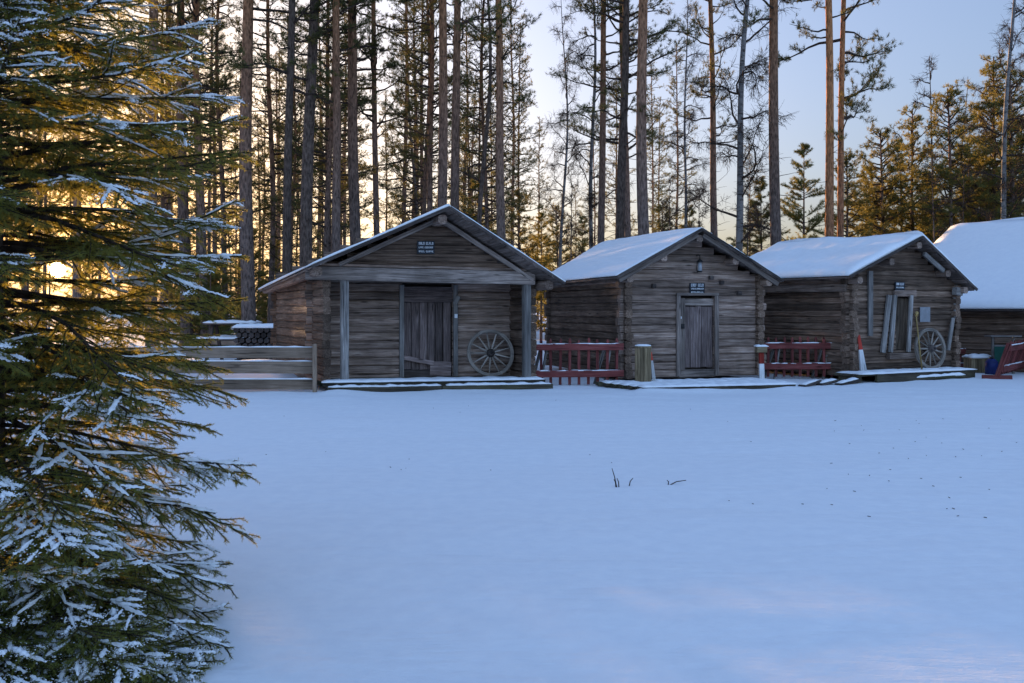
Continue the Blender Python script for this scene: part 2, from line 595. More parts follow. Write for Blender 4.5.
# ---- first hut: porch, beam on two posts, gable flush with the beam
h1 = Frame((-3.88, 16.75), 11, 25)
R1 = thing('log_hut', 'dark log hut with porch beam on two pale posts, a wagon wheel beside its door', 'hut', h1.O)
prof1 = (0.0, 2.30, 2.51, 3.42, 4.70, 2.02)
under1 = (0.1, 2.22, 2.51, 3.32, 4.5, 1.98)
uA, uB, vw, vbk = .42, 4.36, .95, 4.75
dz0, dz1 = h1.u(402, vw), h1.u(452, vw)
mb = MB()
log_wall(mb, h1, 'u', vw, uA, uB, .06, 2.25, .165, .16, gap=(dz0, dz1, .1, 1.98))
mb.build('front_wall', M['log'], R1)
mb = MB()
log_wall(mb, h1, 'u', vbk, uA, uB, .06, 2.1, .165, .16)
mb.build('back_wall', M['log_brown'], R1)
for uu, zt in ((uA, 2.2), (uB, 2.0)):
    mb = MB()
    log_wall(mb, h1, 'v', uu, .12, vbk, .02, zt, .165, .14, odd=1)
    mb.build('side_wall', M['log_brown'], R1)
part('ceiling', M['dark_board'], R1, ((h1.P(uA + .1, (vw + vbk) / 2, 2.2), h1.P(uB - .1, (vw + vbk) / 2, 2.1), vbk - vw, .05), dict(ch=.05)))
mb = MB()
gable_logs(mb, h1, .03, under1, 2.24, .17)
mb.build('gable', M['log_brown'], R1)
mb = MB()
gable_logs(mb, h1, vbk, under1, 2.2, .17)
mb.build('gable', M['log_brown'], R1)
rf1, K1 = roof(h1, R1, prof1, -.62, 5.0, -.3, -.33, -.15, .055, 3)
mb = MB()
beam(mb, h1.P(.02, -.08, 2.19), h1.P(4.36, -.08, 2.115), .17, .25, ch=.15, segs=8, wob=.03)
mb.build('porch_beam', M['trim'], R1)
part('beam_batten', M['log'], R1, ((h1.P(.3, -.06, 2.345), h1.P(4.3, -.06, 2.275), .12, .05), dict(ch=.2, segs=6, wob=.05)))
for u0, z0, z1 in ((.16, 2.2, 1.98), (4.5, 1.98, 1.86), (2.45, 3.2, 2.98)):      # eave plates and ridge purlin
    part('roof_purlin', M['log'], R1, ((h1.P(u0, -.42, z0), h1.P(u0, 4.9, z1), .17, .17), dict(ch=.4, segs=8, wob=.04)))
for (ua, za, ub, zb) in ((.62, 2.34, 2.42, 3.20), (4.32, 2.08, 2.54, 3.20)):
    mb = MB()
    beam(mb, h1.P(ua, -.12, za), h1.P(ub, -.12, zb), .11, .085, ch=.3, segs=6, wob=.05)
    mb.build('rafter', M['trim'], R1)
for px in (344.5, 526.5):
    u = h1.u(px, -.06)
    mb = MB()
    beam(mb, h1.P(u, -.06, .17), h1.P(u, -.06, 2.08), .14, .14, up=h1.d, ch=.15, segs=8, wob=.03)
    mb.build('porch_post', M['grey_board'], R1)
mb = MB()
for i in range(5):
    beam(mb, h1.P(.3, -.2 + i * .235 + .0, .125), h1.P(4.5, -.2 + i * .235, .125), .225, .08, ch=.12, segs=10, wob=.03)
dk = mb.build('porch_deck', M['deck'], R1)
mb = MB()
snow_strip(mb, h1.P(.3, -.13, .166), h1.P(4.5, -.13, .166), .42, .035, 40)
snow_strip(mb, h1.P(.5, .22, .166), h1.P(4.2, .22, .166), .4, .022, 30, .5)
mb.build('snow_cover', M['snow'], dk)
mb = MB()
beam(mb, h1.P(.32, -.46, .045), h1.P(2.4, -.47, .045), .26, .1, ch=.3, segs=10, wob=.04)
beam(mb, h1.P(2.42, -.46, .04), h1.P(4.52, -.46, .045), .26, .1, ch=.3, segs=10, wob=.04)
st = mb.build('step', M['deck'], R1)
mb = MB()
snow_strip(mb, h1.P(.34, -.46, .094), h1.P(2.4, -.47, .094), .2, .03, 26, .5)
snow_strip(mb, h1.P(2.5, -.46, .094), h1.P(4.5, -.46, .094), .2, .03, 24, .5)
mb.build('snow_cover', M['snow'], st)
# door
for uu in (dz0 - .035, dz1 + .04):
    part('door_jamb', M['grey_board'], R1, ((h1.P(uu, vw - .09, .15), h1.P(uu, vw - .09, 2.0), .09, .05), dict(up=h1.d, ch=.15, segs=5, wob=.04)))
dr = plank_panel(h1, dz0 + .03, dz1 - .02, vw + .02, .3, 1.66, 6, M['door'], 'door', R1)
mb = MB()
beam(mb, h1.P(dz0 - .01, vw - .04, 1.81), h1.P(dz1 + .01, vw - .04, 1.81), .06, .31, ch=.1, segs=3, wob=.02)
mb.build('door_header', M['door'], R1)
mb = MB()
beam(mb, h1.P(dz0 + .02, vw - .05, .55), h1.P(dz0 + .62, vw - .05, .43), .05, .09, ch=.2, segs=4, wob=.06)
beam(mb, h1.P(dz0 + .55, vw - .03, .33), h1.P(dz1 - .03, vw - .03, .31), .06, .28, ch=.1, segs=3, wob=.03)
mb.build('door_ledge', M['door'], dr)
part('door_backing', M['dark_board'], dr, ((h1.P(dz0 - .1, vw + .14, 1.1), h1.P(dz1 + .1, vw + .14, 1.1), .03, 2.0), dict(ch=.05)))
mb = MB()
beam(mb, h1.P(dz0 + .03, vw + .0, .2), h1.P(dz1 - .03, vw + .0, .2), .1, .2, ch=.1, segs=3, wob=.03)
mb.build('door_sill', M['dark_board'], R1)
mb = MB()
beam(mb, h1.P(dz1 + .035, vw - .125, 1.34), h1.P(dz1 + .035, vw - .125, 1.42), .06, .03, up=h1.d, ch=.3)
mb.build('padlock', M['lettering'], dr)
mb = MB()
beam(mb, h1.P(dz1 + .0, vw - .13, 1.62), h1.P(dz1 + .09, vw - .13, 1.78), .1, .03, up=h1.d, ch=.3, segs=3, wob=.1)
mb.build('latch', M['grey_board'], dr)

# ---- second hut
h2 = Frame((2.26, 18.5), 17, 17)
R2 = thing('log_hut', 'middle log hut with a lamp under its gable and a single grey plank door', 'hut', h2.O)
prof2 = (-.33, 2.18, 1.56, 3.18, 3.48, 2.135)
under2 = (-.2, 2.12, 1.56, 3.09, 3.38, 2.07)
e0, e1 = h2.u(677, 0), h2.u(713, 0)
dtop = h2.z(298, e0, 0)
mb = MB()
log_wall(mb, h2, 'u', 0, .08, 3.15, .1, 2.2, .155, .17, gap=(e0, e1, .1, dtop))
mb.build('front_wall', M['log'], R2)
mb = MB()
log_wall(mb, h2, 'u', 4.5, .08, 3.15, .1, 2.1, .155, .17)
mb.build('back_wall', M['log_brown'], R2)
for uu in (.08, 3.15):
    mb = MB()
    log_wall(mb, h2, 'v', uu, 0, 4.5, .02, 2.12, .155, .17, odd=1)
    mb.build('side_wall', M['log_brown'], R2)
part('ceiling', M['dark_board'], R2, ((h2.P(.1, 2.3, 2.14), h2.P(3.1, 2.3, 2.12), 4.3, .05), dict(ch=.05)))
for v in (0, 4.5):
    mb = MB()
    gable_logs(mb, h2, v, under2, 2.19, .16)
    mb.build('gable', M['log'], R2)
rf2, K2 = roof(h2, R2, prof2, -.5, 4.86, .06, -.02, 0, .045, 21, rib=.011, nv=78)
for u, z in ((.0, 2.13), (3.2, 2.08), (1.56, 2.98), (.75, 2.56), (2.4, 2.52)):
    part('roof_purlin', M['log'], R2, ((h2.P(u, -.42, z), h2.P(u, 4.75, z), .14, .14), dict(ch=.45, segs=8, wob=.04)))
for (ua, za, ub, zb) in ((-.26, 2.1, 1.5, 3.05), (3.4, 2.05, 1.62, 3.05)):
    mb = MB()
    beam(mb, h2.P(ua, -.44, za), h2.P(ub, -.44, zb), .05, .1, ch=.2, segs=6, wob=.05)
    mb.build('rafter', M['trim'], R2)
for u in (e0 - .02, e1 + .03):
    part('door_jamb', M['trim'], R2, ((h2.P(u, -.1, .12), h2.P(u, -.1, dtop + .05), .09, .05), dict(up=h2.d, ch=.15, segs=4, wob=.03)))
part('door_lintel', M['trim'], R2, ((h2.P(e0 - .06, -.105, dtop + .08), h2.P(e1 + .07, -.105, dtop + .08), .05, .055), dict(ch=.15, segs=3, wob=.03)))
d2 = plank_panel(h2, e0 + .16, e1 - .02, .0, .28, dtop - .17, 5, M['door'], 'door', R2)
mb = MB()
beam(mb, h2.P(e0 + .09, -.02, .25), h2.P(e0 + .09, -.02, dtop), .15, .05, up=h2.d, ch=.15, segs=4, wob=.03)
beam(mb, h2.P(e0 + .1, -.0, dtop - .08), h2.P(e1, -.0, dtop - .08), .05, .15, ch=.15, segs=3, wob=.03)
beam(mb, h2.P(e0 + .02, -.03, .17), h2.P(e1, -.03, .17), .09, .16, ch=.15, segs=3, wob=.03)
mb.build('door_surround', M['trim'], R2)
part('door_backing', M['dark_board'], d2, ((h2.P(e0 - .1, .13, 1.05), h2.P(e1 + .1, .13, 1.05), .03, 1.95), dict(ch=.05)))
mb = MB()
beam(mb, h2.P(e0 + .03, -.06, 1.16), h2.P(e0 + .14, -.06, 1.16), .03, .1, ch=.2)
mb.build('lock_plate', M['iron'], d2)
mb = MB()
beam(mb, h2.P(e0 + .03, -.06, 1.34), h2.P(e0 + .07, -.06, 1.34), .03, .05, ch=.2)
mb.build('padlock', M['lettering'], d2)
for u, z in ((.62, 2.0), (2.62, 1.86), (1.95, 2.18), (2.2, 2.08)):
    part('beam_end', M['dark_board'], R2, ((h2.P(u, -.11, z), h2.P(u + .08, -.11, z), .1, .085), dict(ch=.3)))

# lamp under the gable
lu = h2.u(698, -.12)
lz = h2.z(272, lu, -.12)
L = thing('wall_lamp', 'small dark lantern hanging under the gable of the middle hut', 'lamp', h2.W(lu, -.2, lz))
mb = MB()
tube(mb, [(0, 0, .02), (0, 0, .2)], [.05, .035], 8)
mb.build('glass', M['lamp_glass'], L)
mb = MB()
tube(mb, [(0, 0, .2), (0, 0, .23), (0, 0, .27)], [.075, .06, .015], 8)
mb.build('cap', M['iron'], L)
mb = MB()
tube(mb, [(0, 0, -.01), (0, 0, .02)], [.05, .055], 8)
mb.build('base', M['iron'], L)
mb = MB()
tube(mb, [(0, 0, .26), (0, .0, .34), h2.d * .08 + Vector((0, 0, .36)), h2.d * .14 + Vector((0, 0, .34))], .012, 6)
tube(mb, [h2.g * -.06 + Vector((0, .0, -.02)), h2.g * -.075 + Vector((0, 0, .08)), h2.g * -.06 + Vector((0, 0, .21))], .009, 5)
mb.build('bracket', M['iron'], L)

# low beam deck in front of the second hut
a, b = ground(641, 391.5), ground(794, 388)
gdir = (b - a).normalized()
back = Vector((-gdir.y, gdir.x, 0))
D2 = thing('plank_deck', 'low snow covered plank deck in front of the middle hut', 'deck', a)
mb = MB()
ln = (b - a).length
beam(mb, (0, 0, .05), gdir * ln + Vector((0, 0, .05)), .12, .1, ch=.2, segs=14, wob=.04)
mb.build('edge_beam', M['deck'], D2)
mb = MB()
for i in range(6):
    o = back * (.17 + i * .215)
    beam(mb, o + gdir * (-.02 - .08 * i) + Vector((0, 0, .05)), o + gdir * (ln - rnd.uniform(0, .05)) + Vector((0, 0, .05)), .205, .07, ch=.15, segs=10, wob=.03)
mb.build('planks', M['deck'], D2)
mb = MB()
for i in range(5):
    o = back * (.02 + i * .27)
    snow_strip(mb, o + gdir * (-.02 - .08 * i) + Vector((0, 0, .085)), o + gdir * (ln + .0) + Vector((0, 0, .085)), .33, .035, 40, .3)
mb.build('snow_cover', M['snow'], D2)

# ---- third hut
h3 = Frame((7.09, 19.0), 24.8, 24.8)
R3 = thing('log_hut', 'rightmost gabled log hut, thick snow on its roof and a door of slanting boards', 'hut', h3.O)
prof3 = (-.37, 2.2, 1.72, 3.09, 3.41, 1.97)
under3 = (-.2, 2.15, 1.72, 3.0, 3.3, 1.92)
f0, f1 = h3.u(893, 0), h3.u(909, 0)
ft = h3.z(298, f0, 0)
fb = h3.z(351, f0, 0)
mb = MB()
log_wall(mb, h3, 'u', 0, .05, 3.1, .1, 2.1, .13, .17, gap=(f0, f1, fb, ft))
mb.build('front_wall', M['log_brown'], R3)
mb = MB()
log_wall(mb, h3, 'u', 3.9, .05, 3.1, .1, 2.1, .13, .17)
mb.build('back_wall', M['log_brown'], R3)
for uu, zt in ((.05, 2.1), (3.1, 2.0)):
    mb = MB()
    log_wall(mb, h3, 'v', uu, 0, 3.9, .02, zt, .14, .17, odd=1)
    mb.build('side_wall', M['log_brown'], R3)
part('ceiling', M['dark_board'], R3, ((h3.P(.1, 2.0, 2.1), h3.P(3.05, 2.0, 2.0), 3.7, .05), dict(ch=.05)))
for v in (0, 3.9):
    mb = MB()
    gable_logs(mb, h3, v, under3, 2.1, .135)
    mb.build('gable', M['log_brown'], R3)
rf3, K3 = roof(h3, R3, prof3, -.4, 4.2, .1, .02, .0, .105, 31, snow_edge=.05)
for u, z in ((.0, 2.12), (3.15, 1.94), (1.72, 2.9), (.9, 2.52), (2.6, 2.3)):
    part('roof_purlin', M['log'], R3, ((h3.P(u, -.34, z), h3.P(u, 4.1, z + .05), .14, .14), dict(ch=.45, segs=8, wob=.04)))
part('eave_plank', M['log'], R3, ((h3.P(-.16, -.1, 1.97), h3.P(-.16, 4.0, 1.99), .06, .16), dict(ch=.2, segs=8, wob=.04)))
mb = MB()
beam(mb, h3.P(1.9, -.3, 2.72), h3.P(2.5, -.3, 2.36), .05, .1, ch=.2, segs=3, wob=.04)
mb.build('rafter', M['grey_board'], R3)
mb = MB()
ub = h3.u(870, -.1)
beam(mb, h3.P(ub, -.11, h3.z(336, ub, -.1)), h3.P(ub, -.11, h3.z(271, ub, -.1)), .12, .05, up=h3.d, ch=.15, segs=4, wob=.03)
mb.build('corner_board', M['grey_board'], R3)
for px, pz, lean, za, zb in ((956, -.14, -.02, 318, 285), (953, -.17, -.16, 350, 318)):
    u = h3.u(px, pz)
    part('corner_brace', M['grey_board'], R3, ((h3.P(u + lean, pz, h3.z(za, u, pz)), h3.P(u, pz, h3.z(zb, u, pz)), .08, .06), dict(up=h3.d, ch=.2, segs=4, wob=.05)))
u = h3.u(957, -.2)
part('plate_end', M['grey_board'], R3, ((h3.P(u - .08, -.2, 1.93), h3.P(u + .12, -.2, 1.9), .12, .17), dict(ch=.2)))
for px, w, ln_ in ((888, .12, -.16), (893.5, .1, -.1), (910, .09, -.06)):      # slanting jambs and loose door boards
    u = h3.u(px, -.11)
    part('door_jamb', M['grey_board'], R3, ((h3.P(u + ln_, -.12, fb - .02), h3.P(u + .03, -.12, ft + .06), w, .05), dict(up=h3.d, ch=.15, segs=4, wob=.04)))
part('door_lintel', M['log'], R3, ((h3.P(f0 - .1, -.115, ft + .1), h3.P(f1 + .07, -.115, ft + .1), .05, .13), dict(ch=.15, segs=3, wob=.04)))
part('door_sill', M['log'], R3, ((h3.P(f0 - .3, -.14, fb - .1), h3.P(f1 + .12, -.14, fb - .1), .1, .12), dict(ch=.15, segs=3, wob=.04)))
d3 = plank_panel(h3, f0 - .08, f1 - .1, .0, fb, ft, 4, M['tan_door'], 'door', R3, tilt=.07)
part('door_backing', M['dark_board'], d3, ((h3.P(f0 - .1, .13, 1.2), h3.P(f1 + .1, .13, 1.2), .03, 1.7), dict(ch=.05)))

# deck at the third hut
a, b = ground(876, 383), ground(974, 378)
gdir = (b - a).normalized()
back = Vector((-gdir.y, gdir.x, 0))
ln = (b - a).length
D3 = thing('plank_deck', 'raised snow topped plank deck holding the wagon wheel at the third hut', 'deck', a)
mb = MB()
beam(mb, (0, 0, .09), gdir * ln + Vector((0, 0, .09)), .06, .2, ch=.1, segs=8, wob=.03)
beam(mb, gdir * (ln - .03) + Vector((0, 0, .09)) + back * .03, gdir * (ln - .03) + back * .62 + Vector((0, 0, .09)), .06, .2, ch=.1, segs=3, wob=.03)
mb.build('edge_beam', M['deck'], D3)
mb = MB()
for i in range(3):
    o = back * (.1 + i * .215)
    beam(mb, o + gdir * -.5 + Vector((0, 0, .168)), o + gdir * (ln - .02) + Vector((0, 0, .168)), .205, .05, ch=.15, segs=8, wob=.03)
beam(mb, back * .1 + gdir * -.36 + Vector((0, 0, .07)), back * .6 + gdir * -.36 + Vector((0, 0, .07)), .12, .14, ch=.2)
mb.build('planks', M['deck'], D3)
mb = MB()
for i in range(3):
    o = back * (.04 + i * .22)
    snow_strip(mb, o + gdir * -.5 + Vector((0, 0, .193)), o + gdir * ln + Vector((0, 0, .193)), .25, .035, 24, .3)
mb.build('snow_cover', M['snow'], D3)
a, b = ground(911, 381), ground(963, 379)
PB = thing('loose_plank', 'loose snow covered plank lying against the deck of the third hut', 'plank', a)
mb = MB()
beam(mb, (0, 0, .05), b - a + Vector((0, 0, .07)), .12, .05, ch=.2, segs=4, wob=.05)
mb.build('plank', M['deck'], PB)
mb = MB()
snow_strip(mb, (0, 0, .074), b - a + Vector((0, 0, .094)), .12, .045, 14, .3)
mb.build('snow_cover', M['snow'], PB)

# ---- fourth building: long log barn under a broad snowy roof, behind the third hut
ang = math.radians(50)
rd = Vector((math.cos(ang), -math.sin(ang), 0))       # along its eave, to the right and nearer
dd = Vector((math.sin(ang), math.cos(ang), 0))        # from the eave towards the ridge
ridge_l = at(951, 225, 27.5)
half = 5.0
O4 = Vector((ridge_l.x, ridge_l.y, 0)) - dd * half
R4 = thing('log_barn', 'long low log barn with a broad smooth snow roof, partly hidden by the third hut', 'barn', O4)
zr, ze, ln4 = ridge_l.z - .12, 1.52, 11.0
A4, P4 = Vector((0, 0, ze)), dd * half + Vector((0, 0, zr))
B4, Q4 = A4 + rd * ln4, P4 + rd * ln4
mb = MB()
for i in range(24):
    t = (i + .5) / 24
    for s in (0, 1):
        e = A4 if s == 0 else dd * half * 2 + Vector((0, 0, ze))
        p, q = e.lerp(P4, t), (e + rd * ln4).lerp(Q4, t)
        n = (P4 - e).cross(rd)
        if n.z < 0: n = -n
        beam(mb, p - n.normalized() * .04, q - n.normalized() * .04, (P4 - e).length / 24 * 1.01, .036, up=n, ch=.1, segs=4, wob=.02)
rf4 = mb.build('roof', M['dark_board'], R4)
mb = MB()
up = Vector((0, 0, .004))
snow_slab(mb, A4 + up, P4 + up, Q4 + up, B4 + up, .15, 40, 20, seed=41, edge=.012, amp=.2)
e = dd * half * 2 + Vector((0, 0, ze))
snow_slab(mb, e + up, P4 + up, Q4 + up, e + rd * ln4 + up, .15, 40, 20, seed=42, edge=.03)
mb.build('snow_cover', M['snow'], rf4)
mb = MB()
z = 0.0
while z < 1.36:
    beam(mb, dd * .55 + rd * .3 + Vector((0, 0, z + .08)), dd * .55 + rd * (ln4 - .3) + Vector((0, 0, z + .08)), .16, .165, ch=.4, segs=16, wob=.05)
    beam(mb, dd * (half * 2 - .55) + rd * .3 + Vector((0, 0, z + .08)), dd * (half * 2 - .55) + rd * (ln4 - .3) + Vector((0, 0, z + .08)), .16, .165, ch=.4, segs=16, wob=.05)
    z += .165
mb.build('long_wall', M['log_brown'], R4)
mb = MB()
z = .02
while z < zr - .1:
    lo = .55 if z < ze - .1 else half * (z - ze + .25) / (zr - ze)
    if lo < half - .1:
        for q in (.45, ln4 - .45):
            beam(mb, dd * lo + rd * q + Vector((0, 0, z + .08)), dd * (half * 2 - lo) + rd * q + Vector((0, 0, z + .08)), .16, .165, ch=.4, segs=8, wob=.05)
    z += .165
mb.build('end_wall', M['log_brown'], R4)
mb = MB()
pw = rd * 4.75 + dd * .42
beam(mb, pw, pw + Vector((0, 0, 1.45)), .14, .1, up=dd, ch=.2, segs=4, wob=.04)
mb.build('wall_post', M['log'], R4)

# ------------------------------------------------------------------ signs, notice
rough_sign('hut_sign', 'small black sign with white lettering high in the gable of the porch hut', h1, 417, 434.5, 241, 254, -.06, [(.2, (4, 5)), (.13, (4, 7)), (.13, (5, 6))])
rough_sign('hut_sign', 'small black sign with white lettering over the plank door of the middle hut', h2, 689.5, 704.5, 283, 294.5, -.1, [(.24, (4, 4)), (.12, (11,)), (.12, (9,))])
rough_sign('hut_sign', 'tiny black sign with white lettering above the slanting door of the third hut', h3, 895, 904.5, 282, 293, -.1, [(.22, (3, 4)), (.12, (9,)), (.12, (7,))])
u0, u1 = h3.u(920, -.1), h3.u(930, -.1)
z0, z1 = h3.z(322, u0, -.1), h3.z(307, u0, -.1)
nt = MB()
beam(nt, h3.g * 0 + Vector((0, 0, (z1 - z0) / 2)), h3.g * (u1 - u0) + Vector((0, 0, (z1 - z0) / 2)), .012, z1 - z0, ch=.1)
tag(nt.build('wall_notice', M['paper'], None, h3.W(u0, -.1, z0)), 'pale faded notice fixed to the log wall above the third hut wheel', 'notice')

# ------------------------------------------------------------------ wagon wheels


def wheel(label, loc, r, x, n, tilt, depth):
    """x: direction of the wheel's width; stands at loc, leaning back by tilt along depth"""
    t = thing('wagon_wheel', label, 'wheel', loc, None)
    x = Vector(x).normalized()
    y = (Vector((0, 0, 1)) * math.cos(tilt) + Vector(depth).normalized() * math.sin(tilt)).normalized()
    nrm = x.cross(y).normalized()
    c = y * r
    mb = MB()
    N = 48
    vs, fs, wc = [], [], []
    for i in range(N):
        a = 2 * math.pi * i / N
        e = x * math.cos(a) + y * math.sin(a)
        for rr, d in ((r, -.03), (r, .03), (r - .012, .036), (r - .058, .034), (r - .068, .024), (r - .068, -.024), (r - .058, -.034), (r - .012, -.036)):
            vs.append(c + e * rr + nrm * d)
            wc.append((a * r * 1.0 + (i // 8) * 3, rr, d))
        for j in range(8):
            a0, b0 = i * 8 + j, i * 8 + (j + 1) % 8
            a1, b1 = ((i + 1) % N) * 8 + j, ((i + 1) % N) * 8 + (j + 1) % 8
            fs.append((a0, b0, b1, a1))
    mb.add(vs, fs, wc)
    mb.build('rim', M['wheel'], t)
    mb = MB()
    tube(mb, [c - nrm * .12, c - nrm * .1, c - nrm * .03, c + nrm * .03, c + nrm * .1, c + nrm * .12], [.05, .06, .085, .085, .06, .05], 14)
    tube(mb, [c - nrm * .125, c + nrm * .125], .028, 10, 1)
    mb.build('hub', [M['dark_board'], M['iron']], t)
    for i in range(n):
        a = 2 * math.pi * (i + .5) / n
        e = x * math.cos(a) + y * math.sin(a)
        mb = MB()
        tube(mb, [c + e * .07, c + e * .14, c + e * (r * .6), c + e * (r - .06)], [.02, .022, .016, .015], 7)
        mb.build('spoke', M['wheel'], t)
    return t


wv = .72
wu = h1.u(493, wv)
wheel('grey wooden wagon wheel leaning by the door on the porch hut deck', h1.W(h1.u(492, .52), .52, .17), .475, h1.g, 13, .16, h1.d)
p = at(932, 349, 19.7)
xw = h3.g
wheel('grey wooden wagon wheel standing turned sideways on the third hut deck', (p.x, p.y, .2), .455, xw, 13, .1, (-xw.y, xw.x, 0))

# ------------------------------------------------------------------ small things near the huts
# slatted wooden litter bin and the painted stakes
p = ground(643, 387)
p.y, p.x = 17.45, (643 - 512) / F * 17.45
B = thing('litter_bin', 'slatted wooden bin with a snowy lid left of the middle hut door', 'bin', (p.x, p.y, .1))
mb = MB()
for i in range(14):
    a = 2 * math.pi * i / 14
    q = Vector((math.cos(a), math.sin(a), 0)) * .145
    beam(mb, q + Vector((0, 0, .02)), q + Vector((0, 0, .66)), .062, .02, up=q, ch=.2, wob=.05, segs=2)
mb.build('slats', M['bin_slat'], B)
mb = MB()
tube(mb, [(0, 0, .662), (0, 0, .70)], .165, 16, smooth=False)
ld = mb.build('lid', M['bin_slat'], B)
mb = MB()
tube(mb, [(0, 0, .702), (0, 0, .72), (0, 0, .735)], [.16, .155, .09], 16)
mb.build('snow_cover', M['snow'], ld)
mb = MB()
tube(mb, [(0, 0, .03), (0, 0, .6)], .12, 12)
mb.build('liner', M['iron'], B)


def stake(label, base, top, w0, w1, split, cap=None, name='painted_stake'):
    t = thing(name, label, 'stake', base)
    v = Vector(top) - Vector(base)
    mb = MB()
    beam(mb, (0, 0, 0), v * split, w0, w0 * .8, up=(0, 1, 0), ch=.2, segs=2, taper=(w0 + (w1 - w0) * split) / w0)
    mb.build('white_foot', M['white_paint'], t)
    mb = MB()
    ws = w0 + (w1 - w0) * split
    beam(mb, v * (split + .003), v, ws * 1.03, ws * .83, up=(0, 1, 0), ch=.2, segs=2, taper=w1 / ws)
    mb.build('red_top', M['red_paint'], t)
    if cap:
        mb = MB()
        beam(mb, v + Vector((-cap / 2, 0, -.03)), v + Vector((cap / 2, 0, -.03)), .2, .12, ch=.2)
        c = mb.build('cap', M['bin_slat'], t)
        mb = MB()
        snow_strip(mb, v + Vector((-cap / 2 - .03, 0, .034)), v + Vector((cap / 2 + .03, 0, .034)), .22, .03, 6)
        mb.build('snow_cover', M['snow'], c)
    return t


Y = 17.6
b = at(654, 383, Y); b.z = .09
stake('thin red and white stake leaning right of the slatted bin', b, at(651, 352, Y), .075, .03, .72)
Y = 18.3
b = at(762, 381, Y); b.z = .02
stake('red and white post with a snowy wooden cap right of the middle hut', b, at(761, 348, Y), .1, .09, .55, .2)
Y = 18.75
b = at(863.5, 372, Y)
b.z = .2
stake('red and white pointed stake leaning against the left corner of the third hut', b, at(858.5, 335, Y + .15), .125, .05, .6)

# broom like pole by the third hut's door
b, tp = at(922, 370, 19.35), at(916, 316, 19.75)
b.z = .21
T = thing('wooden_pole', 'thin pale wooden pole with a brown end propped against the third hut', 'pole', b)
mb = MB()
tube(mb, [(0, 0, 0), tp - b], .016, 8)
mb.build('shaft', M['broom'], T)
mb = MB()
v = (tp - b).normalized()
tube(mb, [tp - b - v * .02, tp - b + v * .06, tp - b + v * .13], [.03, .065, .03], 8)
mb.build('head', M['broom'], T)

# ------------------------------------------------------------------ red picket fences


def picket_fence(label, a, b, zlo, zhi, n, ztop, zbot, braces=True, lean=0., snow=True, group='red picket fences'):
    a, b = Vector(a), Vector(b)
    t = thing('picket_fence', label, 'fence', a, group)
    v = b - a
    L = v.length
    g = v.normalized()
    nrm = Vector((g.y, -g.x, 0))           # towards the camera side
    sl = Vector((nrm.x, nrm.y, 0)) * lean   # leaning per metre of height
    for z in (zlo, zhi):
        mb = MB()
        o = nrm * .05 + Vector((0, 0, z)) + sl * z
        beam(mb, o - g * .04, o + v + g * .04, .05, .135, ch=.12, segs=6, wob=.04)
        r = mb.build('rail', M['red'], t)
        if snow:
            mb = MB()
            snow_strip(mb, o + Vector((0, 0, .058)), o + v + Vector((0, 0, .058)), .05, .015, 18, .5)
            mb.build('snow_cover', M['snow'], r)
    for i in range(n):
        q = g * (L * (i + .5) / n)
        z1 = ztop + rnd.uniform(-.02, .02)
        mb = MB()
        j = g * rnd.uniform(-.012, .012)
        beam(mb, q + Vector((0, 0, zbot)) + sl * zbot, q + j + Vector((0, 0, z1 - .05)) + sl * z1, .055, .028, up=nrm, ch=.2, segs=2, wob=.05)
        beam(mb, q + j + Vector((0, 0, z1 - .051)) + sl * z1, q + j + Vector((0, 0, z1)) + sl * z1, .055, .028, up=nrm, ch=.2, taper=.35)
        mb.build('picket', M['red'], t)
    if braces:
        for f_ in (.12, .8):
            mb = MB()
            q = g * (L * f_) - nrm * .04
            beam(mb, q - g * .1 - nrm * .25, q + g * .06 + Vector((0, 0, zhi)), .05, .05, ch=.2)
            beam(mb, q + g * .05 + Vector((0, 0, 0)), q + g * .18 + Vector((0, 0, zhi)) - nrm * .03, .05, .04, ch=.2)
            mb.build('brace', M['grey_board'], t)
    return t


A, B_ = at(527, 383, 17.75), at(621, 383, 17.95)
A.z = B_.z = 0
picket_fence('red picket fence between the porch hut and the middle hut', A, B_, .24, .77, 10, .93, .02)
A, B_ = at(764, 380, 19.4), at(836, 380, 19.5)
A.z = B_.z = 0
picket_fence('red picket fence between the middle hut and the third hut', A, B_, .29, .73, 9, .92, .06)
A, B_ = at(946, 368, 22.6), at(968, 368, 22.9)
A.z = B_.z = 0
picket_fence('short far piece of red picket fence seen beyond the third hut wheel', A, B_, .1, .46, 4, .6, .02, False)
A = ground(997, 379)
B_ = A + Vector((.63, .78, 0)) * 3.2
T = picket_fence('red picket fence with a foot beam running off at the right edge', A, B_, .22, .68, 17, .83, .08, False, lean=.3)
mb = MB()
beam(mb, Vector((-.28, .08, .04)), Vector((.28, -.08, .04)), .1, .09, ch=.2, segs=2)
mb.build('foot_beam', M['red'], T)
mb = MB()
n_ = Vector((.78, -.63, 0))
beam(mb, (0, 0, .05), Vector((0, 0, .78)) + n_ * .3 * .78, .1, .09, up=n_, ch=.2, segs=3)
mb.build('post', M['red'], T)

